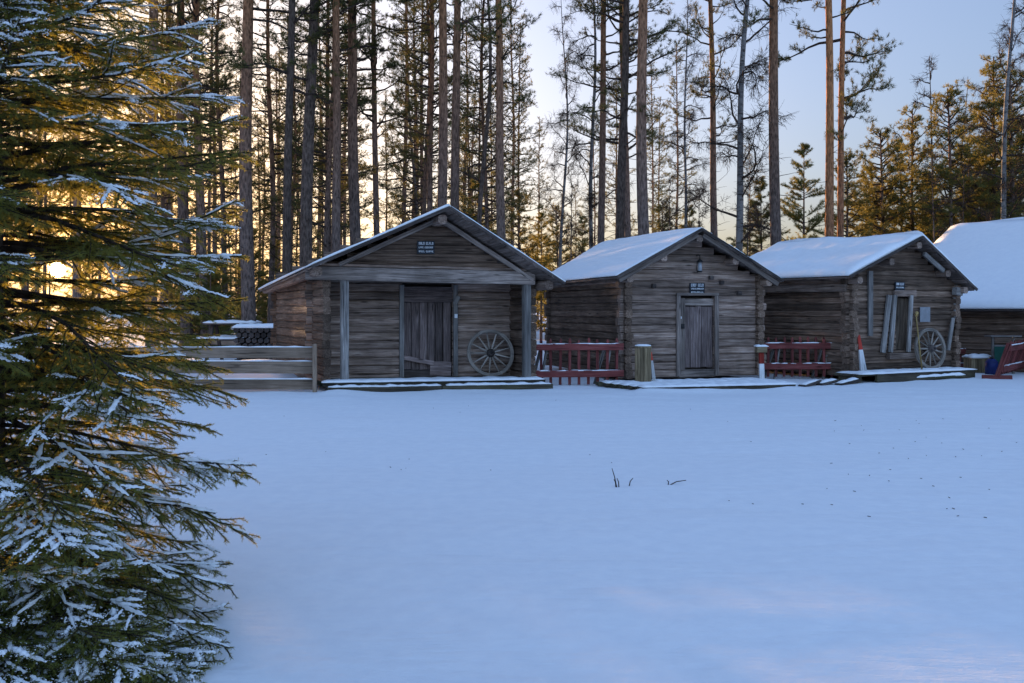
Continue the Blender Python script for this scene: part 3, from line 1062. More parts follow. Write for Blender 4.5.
# ------------------------------------------------------------------ plank fences on the left
FY = 16.55
FT = thing('plank_fence', 'pale horizontal plank fence running left from the porch hut corner', 'fence', (0, FY, 0))
zz = lambda py: CZ - (py - HY) / F * FY
for (py0, py1, xr) in ((347, 358, 316), (361, 373.5, 316), (379, 389.5, 316)):
    x1 = (xr - 512) / F * FY
    xs = [x1, x1 - 3.5, x1 - 7.0, x1 - 10.5]
    mb = MB()
    h = zz(py0) - zz(py1)
    for k in range(3):
        beam(mb, (xs[k], 0, zz(py0) - h / 2), (xs[k + 1] + .01, 0, zz(py0) - h / 2), .035, h, ch=.1, segs=6, wob=.03)
    r = mb.build('rail', M['fence_board'], FT)
    mb = MB()
    for k in range(3):
        snow_strip(mb, (xs[k] - .05, 0, zz(py0) - .003), (xs[k + 1] + .05, 0, zz(py0) - .003), .05, .018, 20, .6)
    mb.build('snow_cover', M['snow'], r)
for px in (315.5, 124, -66):
    x = (px - 512) / F * FY
    mb = MB()
    beam(mb, (x, -.065, -.02), (x, -.065, .88), .07, .07, up=(0, 1, 0), ch=.2, segs=3, wob=.04)
    mb.build('post', M['fence_board'], FT)
FY2 = 29.0
FT2 = thing('plank_fence', 'single far fence board behind the pale plank fence, left of the porch hut', 'fence', (0, FY2, 0))
mb = MB()
x0, x1 = (205 - 512) / F * FY2, (290 - 512) / F * FY2
beam(mb, (x0, 0, .5), (x1, 0, .5), .035, .26, ch=.1, segs=6, wob=.03)
mb.build('rail', M['fence_board'], FT2)
mb = MB()
for x in (x0 + .1, x0 + 1.2, x1 - .1):
    beam(mb, (x, .06, -.02), (x, .06, .66), .07, .07, up=(0, 1, 0), ch=.2, segs=3, wob=.04)
mb.build('post', M['fence_board'], FT2)

# snow topped table and log pile in the wood behind the fence
p = at(233, 340, 26.5)
T = thing('picnic_table', 'dark snow topped picnic table under the trees left of the porch hut', 'table', (p.x, 26.5, 0))
mb = MB()
for i in range(4):
    beam(mb, (-.75, -.3 + i * .2, 1.1), (.75, -.3 + i * .2, 1.1), .19, .05, ch=.1)
tp = mb.build('table_top', M['dark_board'], T)
mb = MB()
for i in range(3): snow_strip(mb, (-.75, -.26 + i * .26, 1.126), (.75, -.26 + i * .26, 1.126), .32, .07, 12)
mb.build('snow_cover', M['snow'], tp)
for s in (-.75, .75):
    mb = MB()
    beam(mb, (-.9, s, .65), (.9, s, .65), .25, .05, ch=.1)
    bn = mb.build('bench', M['dark_board'], T)
    mb = MB()
    snow_strip(mb, (-.9, s, .676), (.9, s, .676), .26, .06, 12)
    mb.build('snow_cover', M['snow'], bn)
for s in (-.55, .55):
    mb = MB()
    beam(mb, (s, -.7, 0), (s, -.15, 1.08), .08, .1, ch=.1)
    beam(mb, (s, .7, 0), (s, .15, 1.08), .08, .1, ch=.1)
    mb.build('leg', M['dark_board'], T)
p = at(266, 340, 25)
T = thing('firewood_stack', 'dark snow topped firewood stack between the tree trunks by the porch hut', 'firewood stack', (p.x, 25, 0))
mb = MB()
for r_ in range(7):
    for c_ in range(9):
        x = -.75 + c_ * .17 + (r_ % 2) * .08
        tube(mb, [(x, -.3 + rnd.uniform(-.03, .03), .08 + r_ * .145), (x, .3, .08 + r_ * .145)], .082 * rnd.uniform(.85, 1.05), 7, smooth=False)
mb.build('logs', M['dark_board'], T)
mb = MB()
for s in (-.2, .05, .25): snow_strip(mb, (-.85, s, 1.02), (.75, s, 1.02), .3, .09, 14)
mb.build('snow_cover', M['snow'], T)

# ------------------------------------------------------------------ things by the barn
p = at(978, 371, 21.6)
T = thing('storage_crate', 'pale vertical board crate with a snow lid in front of the barn', 'crate', (p.x, 21.6, 0))
mb = MB()
for i in range(6):
    for s in (-.19, .19):
        beam(mb, (-.21 + i * .084, s, .01), (-.21 + i * .084, s, .33), .078, .025, up=(0, 1, 0), ch=.15, wob=.03)
for s in (-.25, .25):
    for i in range(4): beam(mb, (s, -.14 + i * .093, .01), (s, -.14 + i * .093, .33), .088, .025, up=(1, 0, 0), ch=.15)
mb.build('side_boards', M['bin_slat'], T)
mb = MB()
for i in range(4): beam(mb, (-.28, -.16 + i * .107, .348), (.28, -.16 + i * .107, .348), .105, .03, ch=.1)
ld = mb.build('lid', M['bin_slat'], T)
mb = MB()
for s in (-.13, .0, .13): snow_strip(mb, (-.28, s, .364), (.28, s, .364), .2, .07, 8)
mb.build('snow_cover', M['snow'], ld)

p = at(1003, 372, 21.2)
T = thing('information_stand', 'dark green panel in a pale frame with a small roof near the right edge', 'stand', (p.x, 21.2, 0))
mb = MB()
for s in (-.24, .24): beam(mb, (s, 0, -.02), (s, 0, .86), .05, .06, up=(0, 1, 0), ch=.15)
beam(mb, (-.22, 0, .66), (.22, 0, .66), .04, .04, ch=.15)
mb.build('frame', M['grey_board'], T)
mb = MB()
beam(mb, (-.215, 0, .34), (.215, 0, .34), .04, .6, ch=.05)
mb.build('panel', M['green'], T)
mb = MB()
beam(mb, (-.36, 0, .885), (.36, 0, .885), .3, .035, ch=.15)
mb.build('roof', M['grey_board'], T)
p = at(991.5, 370, 20.9)
T = thing('blue_canister', 'bright blue plastic canister half hidden by the leaning red fence', 'canister', (p.x, 20.9, 0))
mb = MB()
tube(mb, [(0, 0, 0), (0, 0, .02), (0, 0, .3), (0, 0, .36), (0, 0, .37)], [.1, .14, .14, .08, .05], 14)
mb.build('body', M['blue'], T)
mb = MB()
tube(mb, [(0, 0, .37), (0, 0, .42)], .045, 10)
mb.build('lid', M['iron'], T)
p = at(958, 350, 23.3)
T = thing('log_bench', 'old brown log bench against the barn wall behind the wheel', 'bench', (p.x, 23.2, 0))
mb = MB()
tube(mb, [(-.6, 0, .45), (0, .05, .46), (.8, .1, .44)], [.1, .11, .095], 9)
mb.build('seat', M['bin_slat'], T)
for s in (-.45, .6):
    mb = MB()
    beam(mb, (s, .04, 0), (s, .04, .38), .14, .14, up=(0, 1, 0), ch=.3)
    mb.build('leg', M['log'], T)

# boards and stones poking out of the snow between the second and third hut
for i, (px0, py0, px1, py1, lab) in enumerate(((802, 387, 812, 383.5, 'short dark board end poking out of snow near the third hut, nearest the middle hut'),
                                               (819, 385.5, 832, 383.5, 'dark snow edged board between two others in the snow left of the third hut'),
                                               (838, 385.5, 852, 382.5, 'dark board end in the snow closest to the deck of the third hut'))):
    a, b = ground(px0, py0), ground(px1, py1)
    T = thing('loose_plank', lab, 'plank', a)
    mb = MB()
    beam(mb, (0, 0, .015), (b.x - a.x, (b.y - a.y) * .6, .075), .16, .05, ch=.2, segs=2, wob=.06)
    mb.build('plank', M['dark_board'], T)
    mb = MB()
    snow_strip(mb, (0.02, .03, .035), (b.x - a.x - .02, (b.y - a.y) * .6, .098), .12, .04, 6, .4)
    mb.build('snow_cover', M['snow'], T)

# withered stalks standing in the open snow
for (stalks, lab) in (
        (((617, 489, 612, 470), (616, 488, 614, 481), (619, 487, 617, 480)), 'upright dry grass stalks standing in the open snow'),
        (((629, 488, 633, 480),), 'single short dry stalk just right of the upright grass'),
        (((668, 487, 686, 484), (668, 486, 667, 483)), 'bent dry stalk lying over on the snow, right of the upright ones')):
    a = ground(stalks[0][0], stalks[0][1])
    a.z = float(ground_z(np.array([a.x]), np.array([a.y]))[0])
    mb = MB()
    for s in stalks:
        p0 = at(s[0], s[1], a.y) - Vector((a.x, a.y, 0))
        p1 = at(s[2], s[3], a.y + .05) - Vector((a.x, a.y, 0))
        p1.z = max(p1.z, .03)
        p0.z = -.01
        mid = (p0 + p1) / 2 + Vector((rnd.uniform(-.01, .01), 0, .012))
        tube(mb, [p0, mid, p1], [.005, .0045, .003], 5)
    tag(mb.build('dry_stalk', M['twig'], None, a), lab, 'stalk')

# specks of bark, needles and husks lying on the open snow
mb = MB()
for i in range(64):
    px, py = (rnd.gauss(900, 60), rnd.uniform(415, 520)) if i < 40 else (rnd.uniform(240, 1010), rnd.uniform(395, 470))
    q = ground(px, py)
    q.z = float(ground_z(np.array([q.x]), np.array([q.y]))[0]) + .003
    a = rnd.uniform(0, 3.14)
    l = rnd.uniform(.004, .012) * (2 if rnd.random() < .1 else 1)
    beam(mb, q - Vector((math.cos(a), math.sin(a), 0)) * l, q + Vector((math.cos(a), math.sin(a), rnd.uniform(0, .3))) * l, rnd.uniform(.004, .007), .004, ch=.2)
tag(mb.build('fallen_debris', M['dark_board']), 'dark specks of bark and needles scattered on the open snow', 'debris', kind='stuff')

# ------------------------------------------------------------------ trees: numpy mesh helpers


class Soup:
    def __init__(s):
        s.v, s.f, s.m, s.n = [], [], [], 0

    def add(s, v, f, m):
        s.v.append(np.asarray(v, 'f').reshape(-1, 3))
        f = np.asarray(f, 'i')
        s.f.append((f + s.n))
        s.m.append(np.full(len(f), m, 'i'))
        s.n += len(s.v[-1])

    def mesh(s, name, mats, smooth=False):
        me = bpy.data.meshes.new(name)
        v = np.concatenate(s.v)
        me.vertices.add(len(v))
        me.vertices.foreach_set('co', v.ravel())
        sizes = np.concatenate([np.full(len(f), f.shape[1], 'i') for f in s.f])
        idx = np.concatenate([f.ravel() for f in s.f])
        me.loops.add(len(idx))
        me.loops.foreach_set('vertex_index', idx)
        me.polygons.add(len(sizes))
        me.polygons.foreach_set('loop_start', np.concatenate([[0], np.cumsum(sizes)[:-1]]).astype('i'))
        me.polygons.foreach_set('material_index', np.concatenate(s.m))
        if smooth: me.polygons.foreach_set('use_smooth', np.ones(len(sizes), bool))
        for m in mats: me.materials.append(m)
        me.update(calc_edges=True)
        return me

    def tube(s, pts, rad, n, m):
        pts = np.asarray(pts, float)
        k = len(pts)
        t = np.gradient(pts, axis=0)
        t /= np.linalg.norm(t, axis=1)[:, None] + 1e-9
        ref = np.where(np.abs(t[:, 2:3]) < .9, np.array([[0, 0, 1.]]), np.array([[1., 0, 0]]))
        a = np.cross(t, ref)
        a /= np.linalg.norm(a, axis=1)[:, None] + 1e-9
        b = np.cross(a, t)
        ang = np.arange(n) * 2 * np.pi / n
        ring = a[:, None, :] * np.cos(ang)[None, :, None] + b[:, None, :] * np.sin(ang)[None, :, None]
        v = pts[:, None, :] + ring * np.asarray(rad, float)[:, None, None]
        i, j = np.meshgrid(np.arange(k - 1), np.arange(n), indexing='ij')
        q = np.stack([i * n + j, i * n + (j + 1) % n, (i + 1) * n + (j + 1) % n, (i + 1) * n + j], -1).reshape(-1, 4)
        s.add(v.reshape(-1, 3), q, m)


def needles(soup, pos, axis, length, width, spread, rng, m):
    """one thin triangle per needle, leaving pos along axis opened out by spread"""
    n = len(pos)
    r = rng.normal(size=(n, 3))
    r -= axis * (r * axis).sum(1)[:, None]
    r /= np.linalg.norm(r, axis=1)[:, None] + 1e-9
    th = spread[:, None] if np.ndim(spread) else spread
    d = axis * np.cos(th) + r * np.sin(th)
    side = np.cross(d, rng.normal(size=(n, 3)))
    side /= np.linalg.norm(side, axis=1)[:, None] + 1e-9
    w = (width * side) * .5
    v = np.stack([pos - w, pos + w, pos + d * np.asarray(length).reshape(-1, 1)], 1)
    soup.add(v.reshape(-1, 3), np.arange(n * 3).reshape(-1, 3), m)


def unit(v):
    return v / (np.linalg.norm(v) + 1e-9)


def curve(p, d, L, n, rng, wig, bend):
    """wandering polyline: bend pulls the heading up (+) or down (-)"""
    pts = [np.array(p, float)]
    d = unit(np.array(d, float))
    for i in range(n):
        d = unit(d + rng.normal(size=3) * wig + np.array([0, 0, bend]))
        pts.append(pts[-1] + d * L / n)
    return np.array(pts)


def trunk_curve(h, rng, lean, wig):
    n = 24
    z = np.linspace(0, h, n)
    a, b = rng.uniform(0, 6.28, 2)
    x = lean[0] * z + wig * np.sin(z * .23 + a) + wig * .4 * np.sin(z * .61 + b)
    y = lean[1] * z + wig * np.cos(z * .2 + b)
    x -= x[0]
    y -= y[0]
    return np.stack([x, y, z], 1)


def trunk_at(tc, z):
    return np.array([np.interp(z, tc[:, 2], tc[:, 0]), np.interp(z, tc[:, 2], tc[:, 1]), z])


def make_pine(seed, h, r0, crown0, nb, spread, dense, bark='pine_bark', lean=(0, 0), wig=.05, tuft=.15, needle='pine_needle', dead=14, sides=None, fine=.0125):
    rng = np.random.RandomState(seed)
    tc = trunk_curve(h, rng, lean, wig)
    tr = Soup()
    prof = r0 * (1 - .78 * (tc[:, 2] / h) ** 1.1) + r0 * .35 * np.exp(-tc[:, 2] / .35)
    tr.tube(np.vstack([tc[0] - [0, 0, .4], tc]), np.concatenate([[prof[0]], prof]), 12, 0)
    cr = Soup()
    P, A, LN = [], [], []
    for i in range(nb):
        t = ((i + rng.rand()) / nb)
        z = crown0 + (h * .985 - crown0) * t ** .9
        az = rng.uniform(0, 2 * np.pi)
        if sides is not None and rng.rand() < .65: az = sides + rng.normal() * .5
        L = spread * (1.0 - .72 * t ** 1.6) * rng.uniform(.45, 1.1)
        el = rng.uniform(-.25, .25) + .55 * t
        p = trunk_at(tc, z)
        d = [math.cos(az) * math.cos(el), math.sin(az) * math.cos(el), math.sin(el)]
        c = curve(p, d, L, 7, rng, .2, .045)
        rr = np.linspace(.018 + .012 * L, .006, 8)
        cr.tube(c, rr, 4, 0)
        subs = [(c, .72)]
        for k in range(int(3 + L * 3.4)):
            s = rng.uniform(.35, .97)
            j = s * 7
            q = c[int(j)] + (c[min(int(j) + 1, 7)] - c[int(j)]) * (j - int(j))
            ax = unit(c[min(int(j) + 1, 7)] - c[int(j)])
            sd = unit(np.cross(ax, [0, 0, 1])) * rng.choice([-1, 1])
            dd_ = unit(ax * .8 + sd * rng.uniform(.4, 1.) + np.array([0, 0, rng.uniform(-.1, .4)]))
            sl = L * rng.uniform(.16, .4) * (1.15 - s * .6) + .06
            c2 = curve(q, dd_, sl, 4, rng, .2, .06)
            cr.tube(c2, np.linspace(.009, .004, 5), 3, 0)
            subs.append((c2, .3))
        for c2, st in subs:
            ln = np.linalg.norm(np.diff(c2, axis=0), axis=1).sum()
            m = max(2, int(ln * (1 - st) / .07 * dense))
            for u in np.linspace(st, 1, m):
                if rng.rand() < .12: continue
                j = u * (len(c2) - 1)
                a0 = min(int(j), len(c2) - 2)
                q = c2[a0] + (c2[a0 + 1] - c2[a0]) * (j - a0)
                ax = unit(unit(c2[a0 + 1] - c2[a0]) + rng.normal(size=3) * .6 + [0, 0, .4])
                P.append(q + rng.normal(size=3) * np.array([.07, .07, .035]))
                A.append(ax)
    P, A = np.array(P), np.array(A)
    k = 20
    pos = np.repeat(P, k, 0) + np.repeat(A, k, 0) * rng.uniform(-.05, .06, (len(P) * k, 1))
    ax = np.repeat(A, k, 0)
    needles(cr, pos, ax, tuft * rng.uniform(.6, 1.15, len(pos)), fine, rng.uniform(.3, 1.3, len(pos)), rng, 1)
    for i in range(dead):                        # dead stubs below the crown
        z = rng.uniform(min(2.0, crown0 * .4), max(crown0, 2.5))
        az = rng.uniform(0, 6.28)
        c = curve(trunk_at(tc, z), [math.cos(az), math.sin(az), rng.uniform(-.3, .2)], rng.uniform(.3, 1.3), 4, rng, .15, -.02)
        cr.tube(c, np.linspace(.014, .004, 5), 3, 0)
    return tr.mesh('pine_trunk', [M[bark]], True), cr.mesh('pine_crown', [M['twig'], M[needle]])


def make_conifer(seed, h, r0, base, spread, dense=1., needle='young_needle', tuft=.12):
    """young pine or spruce: whorls of up-curved branches down to near the ground"""
    rng = np.random.RandomState(seed)
    tc = trunk_curve(h, rng, (rng.normal() * .01, rng.normal() * .01), .03)
    tr = Soup()
    tr.tube(tc, r0 * (1 - .93 * tc[:, 2] / h), 9, 0)
    cr = Soup()
    P, A = [], []
    z = base
    while z < h * .99:
        t = (z - base) / (h - base)
        nb = rng.randint(4, 7)
        for b in range(nb):
            if rng.rand() < .12: continue
            az = rng.uniform(0, 6.28)
            L = spread * (1 - t) ** .75 * rng.uniform(.3, 1.2) + .1
            el = -.1 + .65 * t + rng.normal() * .24
            c = curve(trunk_at(tc, z + rng.normal() * .06), [math.cos(az) * math.cos(el), math.sin(az) * math.cos(el), math.sin(el)], L, 5, rng, .09, .06)
            cr.tube(c, np.linspace(.012 + .006 * L, .004, 6), 3, 0)
            subs = [(c, .2)]
            for k in range(int(3 + L * 4)):
                s = rng.uniform(.2, .95)
                j = s * 5
                i0 = min(int(j), 4)
                ax = unit(c[i0 + 1] - c[i0])
                q = c[i0] + (c[i0 + 1] - c[i0]) * (j - i0)
                sd = unit(np.cross(ax, [0, 0, 1])) * rng.choice([-1, 1])
                subs.append((curve(q, ax * .8 + sd * .75 + np.array([0, 0, rng.uniform(-.15, .25)]), L * rng.uniform(.15, .4) * (1.1 - .6 * s) + .05, 3, rng, .12, .05), .1))
            for c2, st in subs:
                ln = np.linalg.norm(np.diff(c2, axis=0), axis=1).sum()
                m = max(2, int(ln / .08 * dense))
                for u in np.linspace(st, 1, m):
                    j = u * (len(c2) - 1)
                    a0 = min(int(j), len(c2) - 2)
                    P.append(c2[a0] + (c2[a0 + 1] - c2[a0]) * (j - a0))
                    A.append(unit(unit(c2[a0 + 1] - c2[a0]) + rng.normal(size=3) * .3 + [0, 0, .2]))
        z += rng.uniform(.14, .5)
    P, A = np.array(P), np.array(A)
    k = 17
    pos = np.repeat(P, k, 0) + rng.normal(size=(len(P) * k, 3)) * .02
    needles(cr, pos, np.repeat(A, k, 0), tuft * rng.uniform(.6, 1.15, len(pos)), .0155, rng.uniform(.3, 1.2, len(pos)), rng, 1)
    return tr.mesh('conifer_trunk', [M['pine_bark']], True), cr.mesh('conifer_crown', [M['twig'], M[needle]])


def make_birch(seed, h, r0, base, spread, lean=(0, 0), wig=.15, nb=36, bark='birch_bark', fine=1.8, rise=.5, droop=-.12):
    rng = np.random.RandomState(seed)
    tc = trunk_curve(h, rng, lean, wig)
    tr = Soup()
    tr.tube(np.vstack([tc[0] - [0, 0, .4], tc]), np.concatenate([[r0 * 1.2], r0 * (1 - .88 * (tc[:, 2] / h) ** 1.1) + r0 * .25 * np.exp(-tc[:, 2] / .4)]), 11, 0)
    cr = Soup()
    for i in range(nb):
        t = (i + rng.rand()) / nb
        z = base + (h * .98 - base) * t
        az = rng.uniform(0, 6.28)
        L = spread * (1 - .7 * t) * rng.uniform(.5, 1.1)
        el = rise + rng.normal() * .2
        c = curve(trunk_at(tc, z), [math.cos(az) * math.cos(el), math.sin(az) * math.cos(el), math.sin(el)], L, 8, rng, .2, -.02)
        cr.tube(c, np.linspace(.016 + .012 * L, .007, 9), 4, 0)
        for k in range(int(L * 4 * fine) + 3):
            j = rng.uniform(.2, 1) * 8
            i0 = min(int(j), 7)
            q = c[i0] + (c[i0 + 1] - c[i0]) * (j - i0)
            d = unit(unit(c[i0 + 1] - c[i0]) + rng.normal(size=3) * .75)
            l2 = L * rng.uniform(.15, .4)
            c2 = curve(q, d, l2, 5, rng, .22, droop * .5)
            cr.tube(c2, np.linspace(.009, .004, 6), 3, 0)
            for kk in range(int(4 * fine + l2 * 4)):
                i1 = rng.randint(1, 5)
                c3 = curve(c2[i1], unit(unit(c2[i1] - c2[i1 - 1]) + rng.normal(size=3) * .8), rng.uniform(.15, .5) * max(.6, spread / 3), 4, rng, .2, droop)
                cr.tube(c3, np.linspace(.0065, .003, 5), 3, 0)
    return tr.mesh('birch_trunk', [M[bark]], True), cr.mesh('birch_crown', [M['twig']])


def tree(name, label, cat, px, Y, meshes, rot=0., sc=(1, 1, 1), group=None, dx=0):
    t = thing(name, label, cat, ((px - 512) / F * Y + dx, Y, float(ground_z(np.array([(px - 512) / F * Y]), np.array([Y]))[0])), group)
    t.rotation_euler.z = rot
    t.scale = sc
    link('trunk', meshes[0], t)
    link('crown', meshes[1], t)
    return t


# front pines: bare trunks, crown high up
FP = [make_pine(101, 24, .19, 9.6, 54, 2.3, .9, dead=16, wig=.11),
      make_pine(102, 23, .19, 8.4, 60, 2.2, .9, dead=14, wig=.12),
      make_pine(103, 25, .19, 10.4, 52, 2.6, .9, dead=15, wig=.09)]
# pines with foliage from low down among the trunks
LP = [make_pine(111, 21, .12, 5.0, 92, 2.2, 1.0, dead=34, tuft=.12, fine=.0105, wig=.1),
      make_pine(112, 19, .11, 3.6, 92, 1.9, 1.0, dead=30, tuft=.12, fine=.0105, wig=.16),
      make_pine(113, 22, .13, 6.6, 92, 2.3, 1.0, dead=38, tuft=.12, fine=.0105, wig=.12)]
DK = [make_pine(121, 22, .17, 7.5, 50, 2.4, .8, 'dark_bark', (.035, .01), .1, dead=18)]
YC = [make_conifer(201, 8.5, .09, .6, 2.1), make_conifer(202, 10, .1, .9, 2.1), make_conifer(203, 7, .08, .4, 1.9)]
for sd_, hh in ((221, 9.0), (222, 8.0), (223, 10.0)):
    YC.append(make_pine(sd_, hh, .09, hh * .13, 110, 1.75, 1.25, tuft=.13, needle='young_needle', dead=5, wig=.14, fine=.014, bark='pine_bark'))
BI = [make_birch(301, 19, .14, 3.0, 3.0, wig=.28), make_birch(302, 20, .15, 3.5, 2.8, lean=(.012, 0), wig=.2, fine=2.)]
TW = make_birch(303, 17, .12, 3.5, 2.4, wig=.42, nb=30, bark='dark_bark', fine=1., rise=.25, droop=-.02)
SAP = [make_birch(311, 9, .06, 1.0, 1.6, wig=.15, nb=24, bark='dark_bark', rise=.8, droop=-.03), make_birch(312, 7, .05, .8, 1.5, wig=.15, nb=22, bark='dark_bark', rise=.85, droop=.02)]

PN = 'pine_tree'
front = [  # px, width px, kind, label
    (153, 11, FP[0], 'straight pine half hidden by the snowy spruce, its trunk left of the fence end'),
    (187, 11, FP[1], 'straight pine trunk just right of the snowy spruce tips at mid height'),
    (206, 8, LP[2], 'slim pine between the spruce tips and the thick pale trunk left of the porch hut'),
    (249, 13.5, FP[2], 'thickest pale pine trunk standing alone left of the porch hut eave'),
    (270, 6, LP[0], 'thin pine just left of the leaning dark trunks behind the porch hut'),
    (284, 9, DK[0], 'dark leaning pine nearest the left eave tip of the porch hut'),
    (302, 13, DK[0], 'thick dark leaning pine rising over the left roof slope of the porch hut'),
    (322, 7, LP[1], 'slim pine squeezed between the thick dark leaning trunk and a straight one'),
    (338, 9, FP[0], 'straight pine above the middle of the porch hut left roof slope'),
    (357, 11.5, FP[1], 'stout reddish pine above the upper left roof slope of the porch hut'),
    (378, 6, LP[2], 'thin straight pine right of the stout reddish trunk over the porch hut'),
    (403, 5, LP[0], 'very thin pine left of the crowded trunks over the porch hut ridge'),
    (421, 5.5, LP[1], 'leftmost slim trunk of the crowded group over the porch hut ridge'),
    (429, 6, LP[2], 'second slim trunk in the crowded group over the porch hut ridge'),
    (438, 10.5, FP[2], 'thick dark pine trunk rising straight from the porch hut roof peak'),
    (452, 9.5, FP[0], 'straight brown pine just right of the porch hut roof peak'),
    (490, 5, LP[1], 'thin pine left of the slanting trunk over the porch hut right slope'),
    (502, 9.5, FP[1], 'slightly slanting pine above the right roof slope of the porch hut'),
    (601, 7.5, FP[0], 'slim brown pine with the long bare bough, left of a close trio of trunks'),
    (616, 10, DK[0], 'dark grey trunk in the middle of the trio over the second roof'),
    (631, 6.5, LP[2], 'slim needle clad pine at the right of the trio over the second roof'),
    (647, 11.5, FP[2], 'thick purplish brown pine above the snowy roof slope of the middle hut'),
    (716, 7.5, FP[1], 'straight brown pine over the peak of the middle hut'),
    (779, 11.5, FP[2], 'thick straight pine between the middle hut and the third hut roof'),
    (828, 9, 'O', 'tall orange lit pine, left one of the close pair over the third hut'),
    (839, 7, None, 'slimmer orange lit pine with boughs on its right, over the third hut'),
]
OB = make_pine(104, 25, .19, 10.4, 46, 2.3, .9, dead=14, wig=.1, bark='sunlit_orange_bark')
RB = make_pine(131, 20, .13, 6.2, 46, 2.6, 1.2, bark='sunlit_orange_bark', lean=(.008, 0), sides=.0, dead=4)
for i, (px, w, kind, lab) in enumerate(front):
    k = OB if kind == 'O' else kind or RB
    r0 = {id(RB): .13}.get(id(k), None)
    r0 = .19 if k in FP or k is OB else .17 if k in DK else .12 if k in LP else .13
    Y = 25.5 + (i * 7 % 5) * .9 if w > 8.5 else 29 + (i * 5 % 7) * 1.3
    Y = {187: 33, 601: 31, 828: 28.2, 839: 29}.get(px, Y)
    dia = w * Y / F
    s = dia / (2 * r0 * .93)
    if k in LP: s = max(.75, min(1.3, s))
    rot = 0 if k in (RB, DK[0]) else i * 2.39
    sy = rnd.uniform(.92, 1.08)
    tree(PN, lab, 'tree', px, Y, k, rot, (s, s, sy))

BT = 'birch_tree'
tree(BT, 'crooked leafless tree with twisting boughs over the porch hut right slope', 'tree', 475, 30, TW, 1.0, (.85, .85, 1.))
tree(BT, 'pale curving birch trunk with bare drooping twigs right of the middle hut peak', 'tree', 736, 29, BI[1], 0., (.9, .9, 1))
tree(BT, 'tall bare white birch standing behind the barn near the right edge', 'tree', 1003, 38, BI[1], .4, (.9, .9, 1.05))
tree(BT, 'bare birch spreading drooping twigs left of the trio over the second roof', 'tree', 590, 34, BI[0], 2.6, (.7, .7, .95))
tree(BT, 'far bare tree with a fan of upright twigs above the sunlit young pines', 'tree', 934, 58, SAP[0], 1.0, (2.0, 2.0, 1.95))
tree(BT, 'far bare tree behind the left half of the sunlit young pines', 'tree', 905, 56, SAP[1], 0., (1.6, 1.6, 1.75))

tree(BT, 'far bare birch behind the tallest golden pine by the barn', 'tree', 972, 62, BI[0], .3, (.9, .9, .92))
tree(BT, 'far bare birch crown at the extreme right edge behind the barn', 'tree', 1032, 56, BI[1], 2., (.9, .9, .95))
tree(BT, 'slim bare tree with fine branching between the slim pines over the porch hut ridge', 'tree', 412, 40, TW, 2.2, (.8, .8, 1.))
tree(BT, 'slim bare tree with fine branching over the gap between the first two hut roofs', 'tree', 556, 44, BI[0], 4., (.75, .75, .9))
tree(BT, 'far bare birch between the thick purplish trunk and the middle hut peak', 'tree', 684, 42, BI[0], 5.2, (.7, .7, .9))

young = [  # px, Y, top row, mesh, label
    (803, 42, 147, 0, 'young pine standing left of the orange lit pair of trunks'),
    (762, 46, 178, 2, 'short young pine behind the thick trunk, over the left end of the third roof'),
    (846, 44, 152, 3, 'young pine right behind the orange lit pair of trunks'),
    (866, 48, 165, 2, 'small young pine just right of the orange lit pair'),
    (886, 46, 128, 4, 'sunlit young pine over the ridge of the third hut'),
    (920, 47, 106, 5, 'taller sunlit young pine above the peak of the third hut'),
    (951, 44, 86, 3, 'bushy golden lit young pine above the left end of the barn roof'),
    (984, 45, 57, 5, 'tallest golden lit young pine, above the barn roof'),
    (1018, 44, 72, 4, 'golden lit young pine at the right edge behind the white birch'),
    (968, 50, 118, 2, 'darker young pine between the two golden ones over the barn'),
    (903, 52, 140, 1, 'slender young pine between the two sunlit ones over the third hut'),
    (541, 48, 212, 0, 'small golden edged young pine between the porch hut and middle hut roofs'),
    (560, 52, 205, 4, 'small young pine left of the middle hut roof end'),
    (582, 50, 214, 1, 'low bushy young pine above the far end of the middle hut roof'),
    (476, 44, 182, 0, 'greenish young pine above the right slope of the porch hut'),
    (520, 46, 190, 3, 'young pine right of the slanting trunk over the porch hut'),
    (690, 50, 205, 2, 'low young pine above the middle hut just left of its peak'),
    (664, 54, 200, 5, 'low young pine right of the thick purplish trunk'),
]
YH = [8.5, 10, 7, 9.0, 8.0, 10.0]
for i, (px, Y, top, m, lab) in enumerate(young):
    h = CZ + (HY - top) / F * Y
    s = h / YH[m]
    tree('young_pine', lab, 'tree', px, Y, YC[m], i * 1.7, (max(.75, s) * 1.15, max(.75, s) * 1.15, s))
for i, (px, Y, top, m, lab) in enumerate((
        (575, 40, 172, 0, 'bare sapling left of the middle hut roof end'), (668, 42, 180, 1, 'bare sapling right of the thick purplish trunk'),
        (698, 40, 190, 1, 'bare sapling behind the peak of the middle hut'), (752, 38, 160, 0, 'bare sapling with arching twigs right of the curving birch'),
        (930, 41, 150, 0, 'bare sapling lit gold in front of the young pines by the barn'), (963, 41, 165, 1, 'bare sapling lit gold above the left end of the barn roof'))):
    h = CZ + (HY - top) / F * Y
    s = h / (9, 7)[m]
    tree('bare_sapling', lab, 'tree', px, Y, SAP[m], i * 2.1, (max(.8, s), max(.8, s), s))

# deeper wood: pines that read as one crowd of trunks, each still a tree of its own
sun2 = (SUN.x, SUN.y)


def free(x, y):
    d = abs(x * sun2[1] - y * sun2[0])
    if d < .62: return False
    for (a, b, w_) in ((1.85, 3.9, .38), (10.25, 28.6, .9), (20.7, 38, .6), (20., 45, 1.5), (23.5, 45, 1.5)):     # and here on to the trunks and young pines at the right
        if y > b and abs((x - a) * sun2[1] - (y - b) * sun2[0]) < w_: return False                     # the sun looks through this gap on to the spruce
    return True


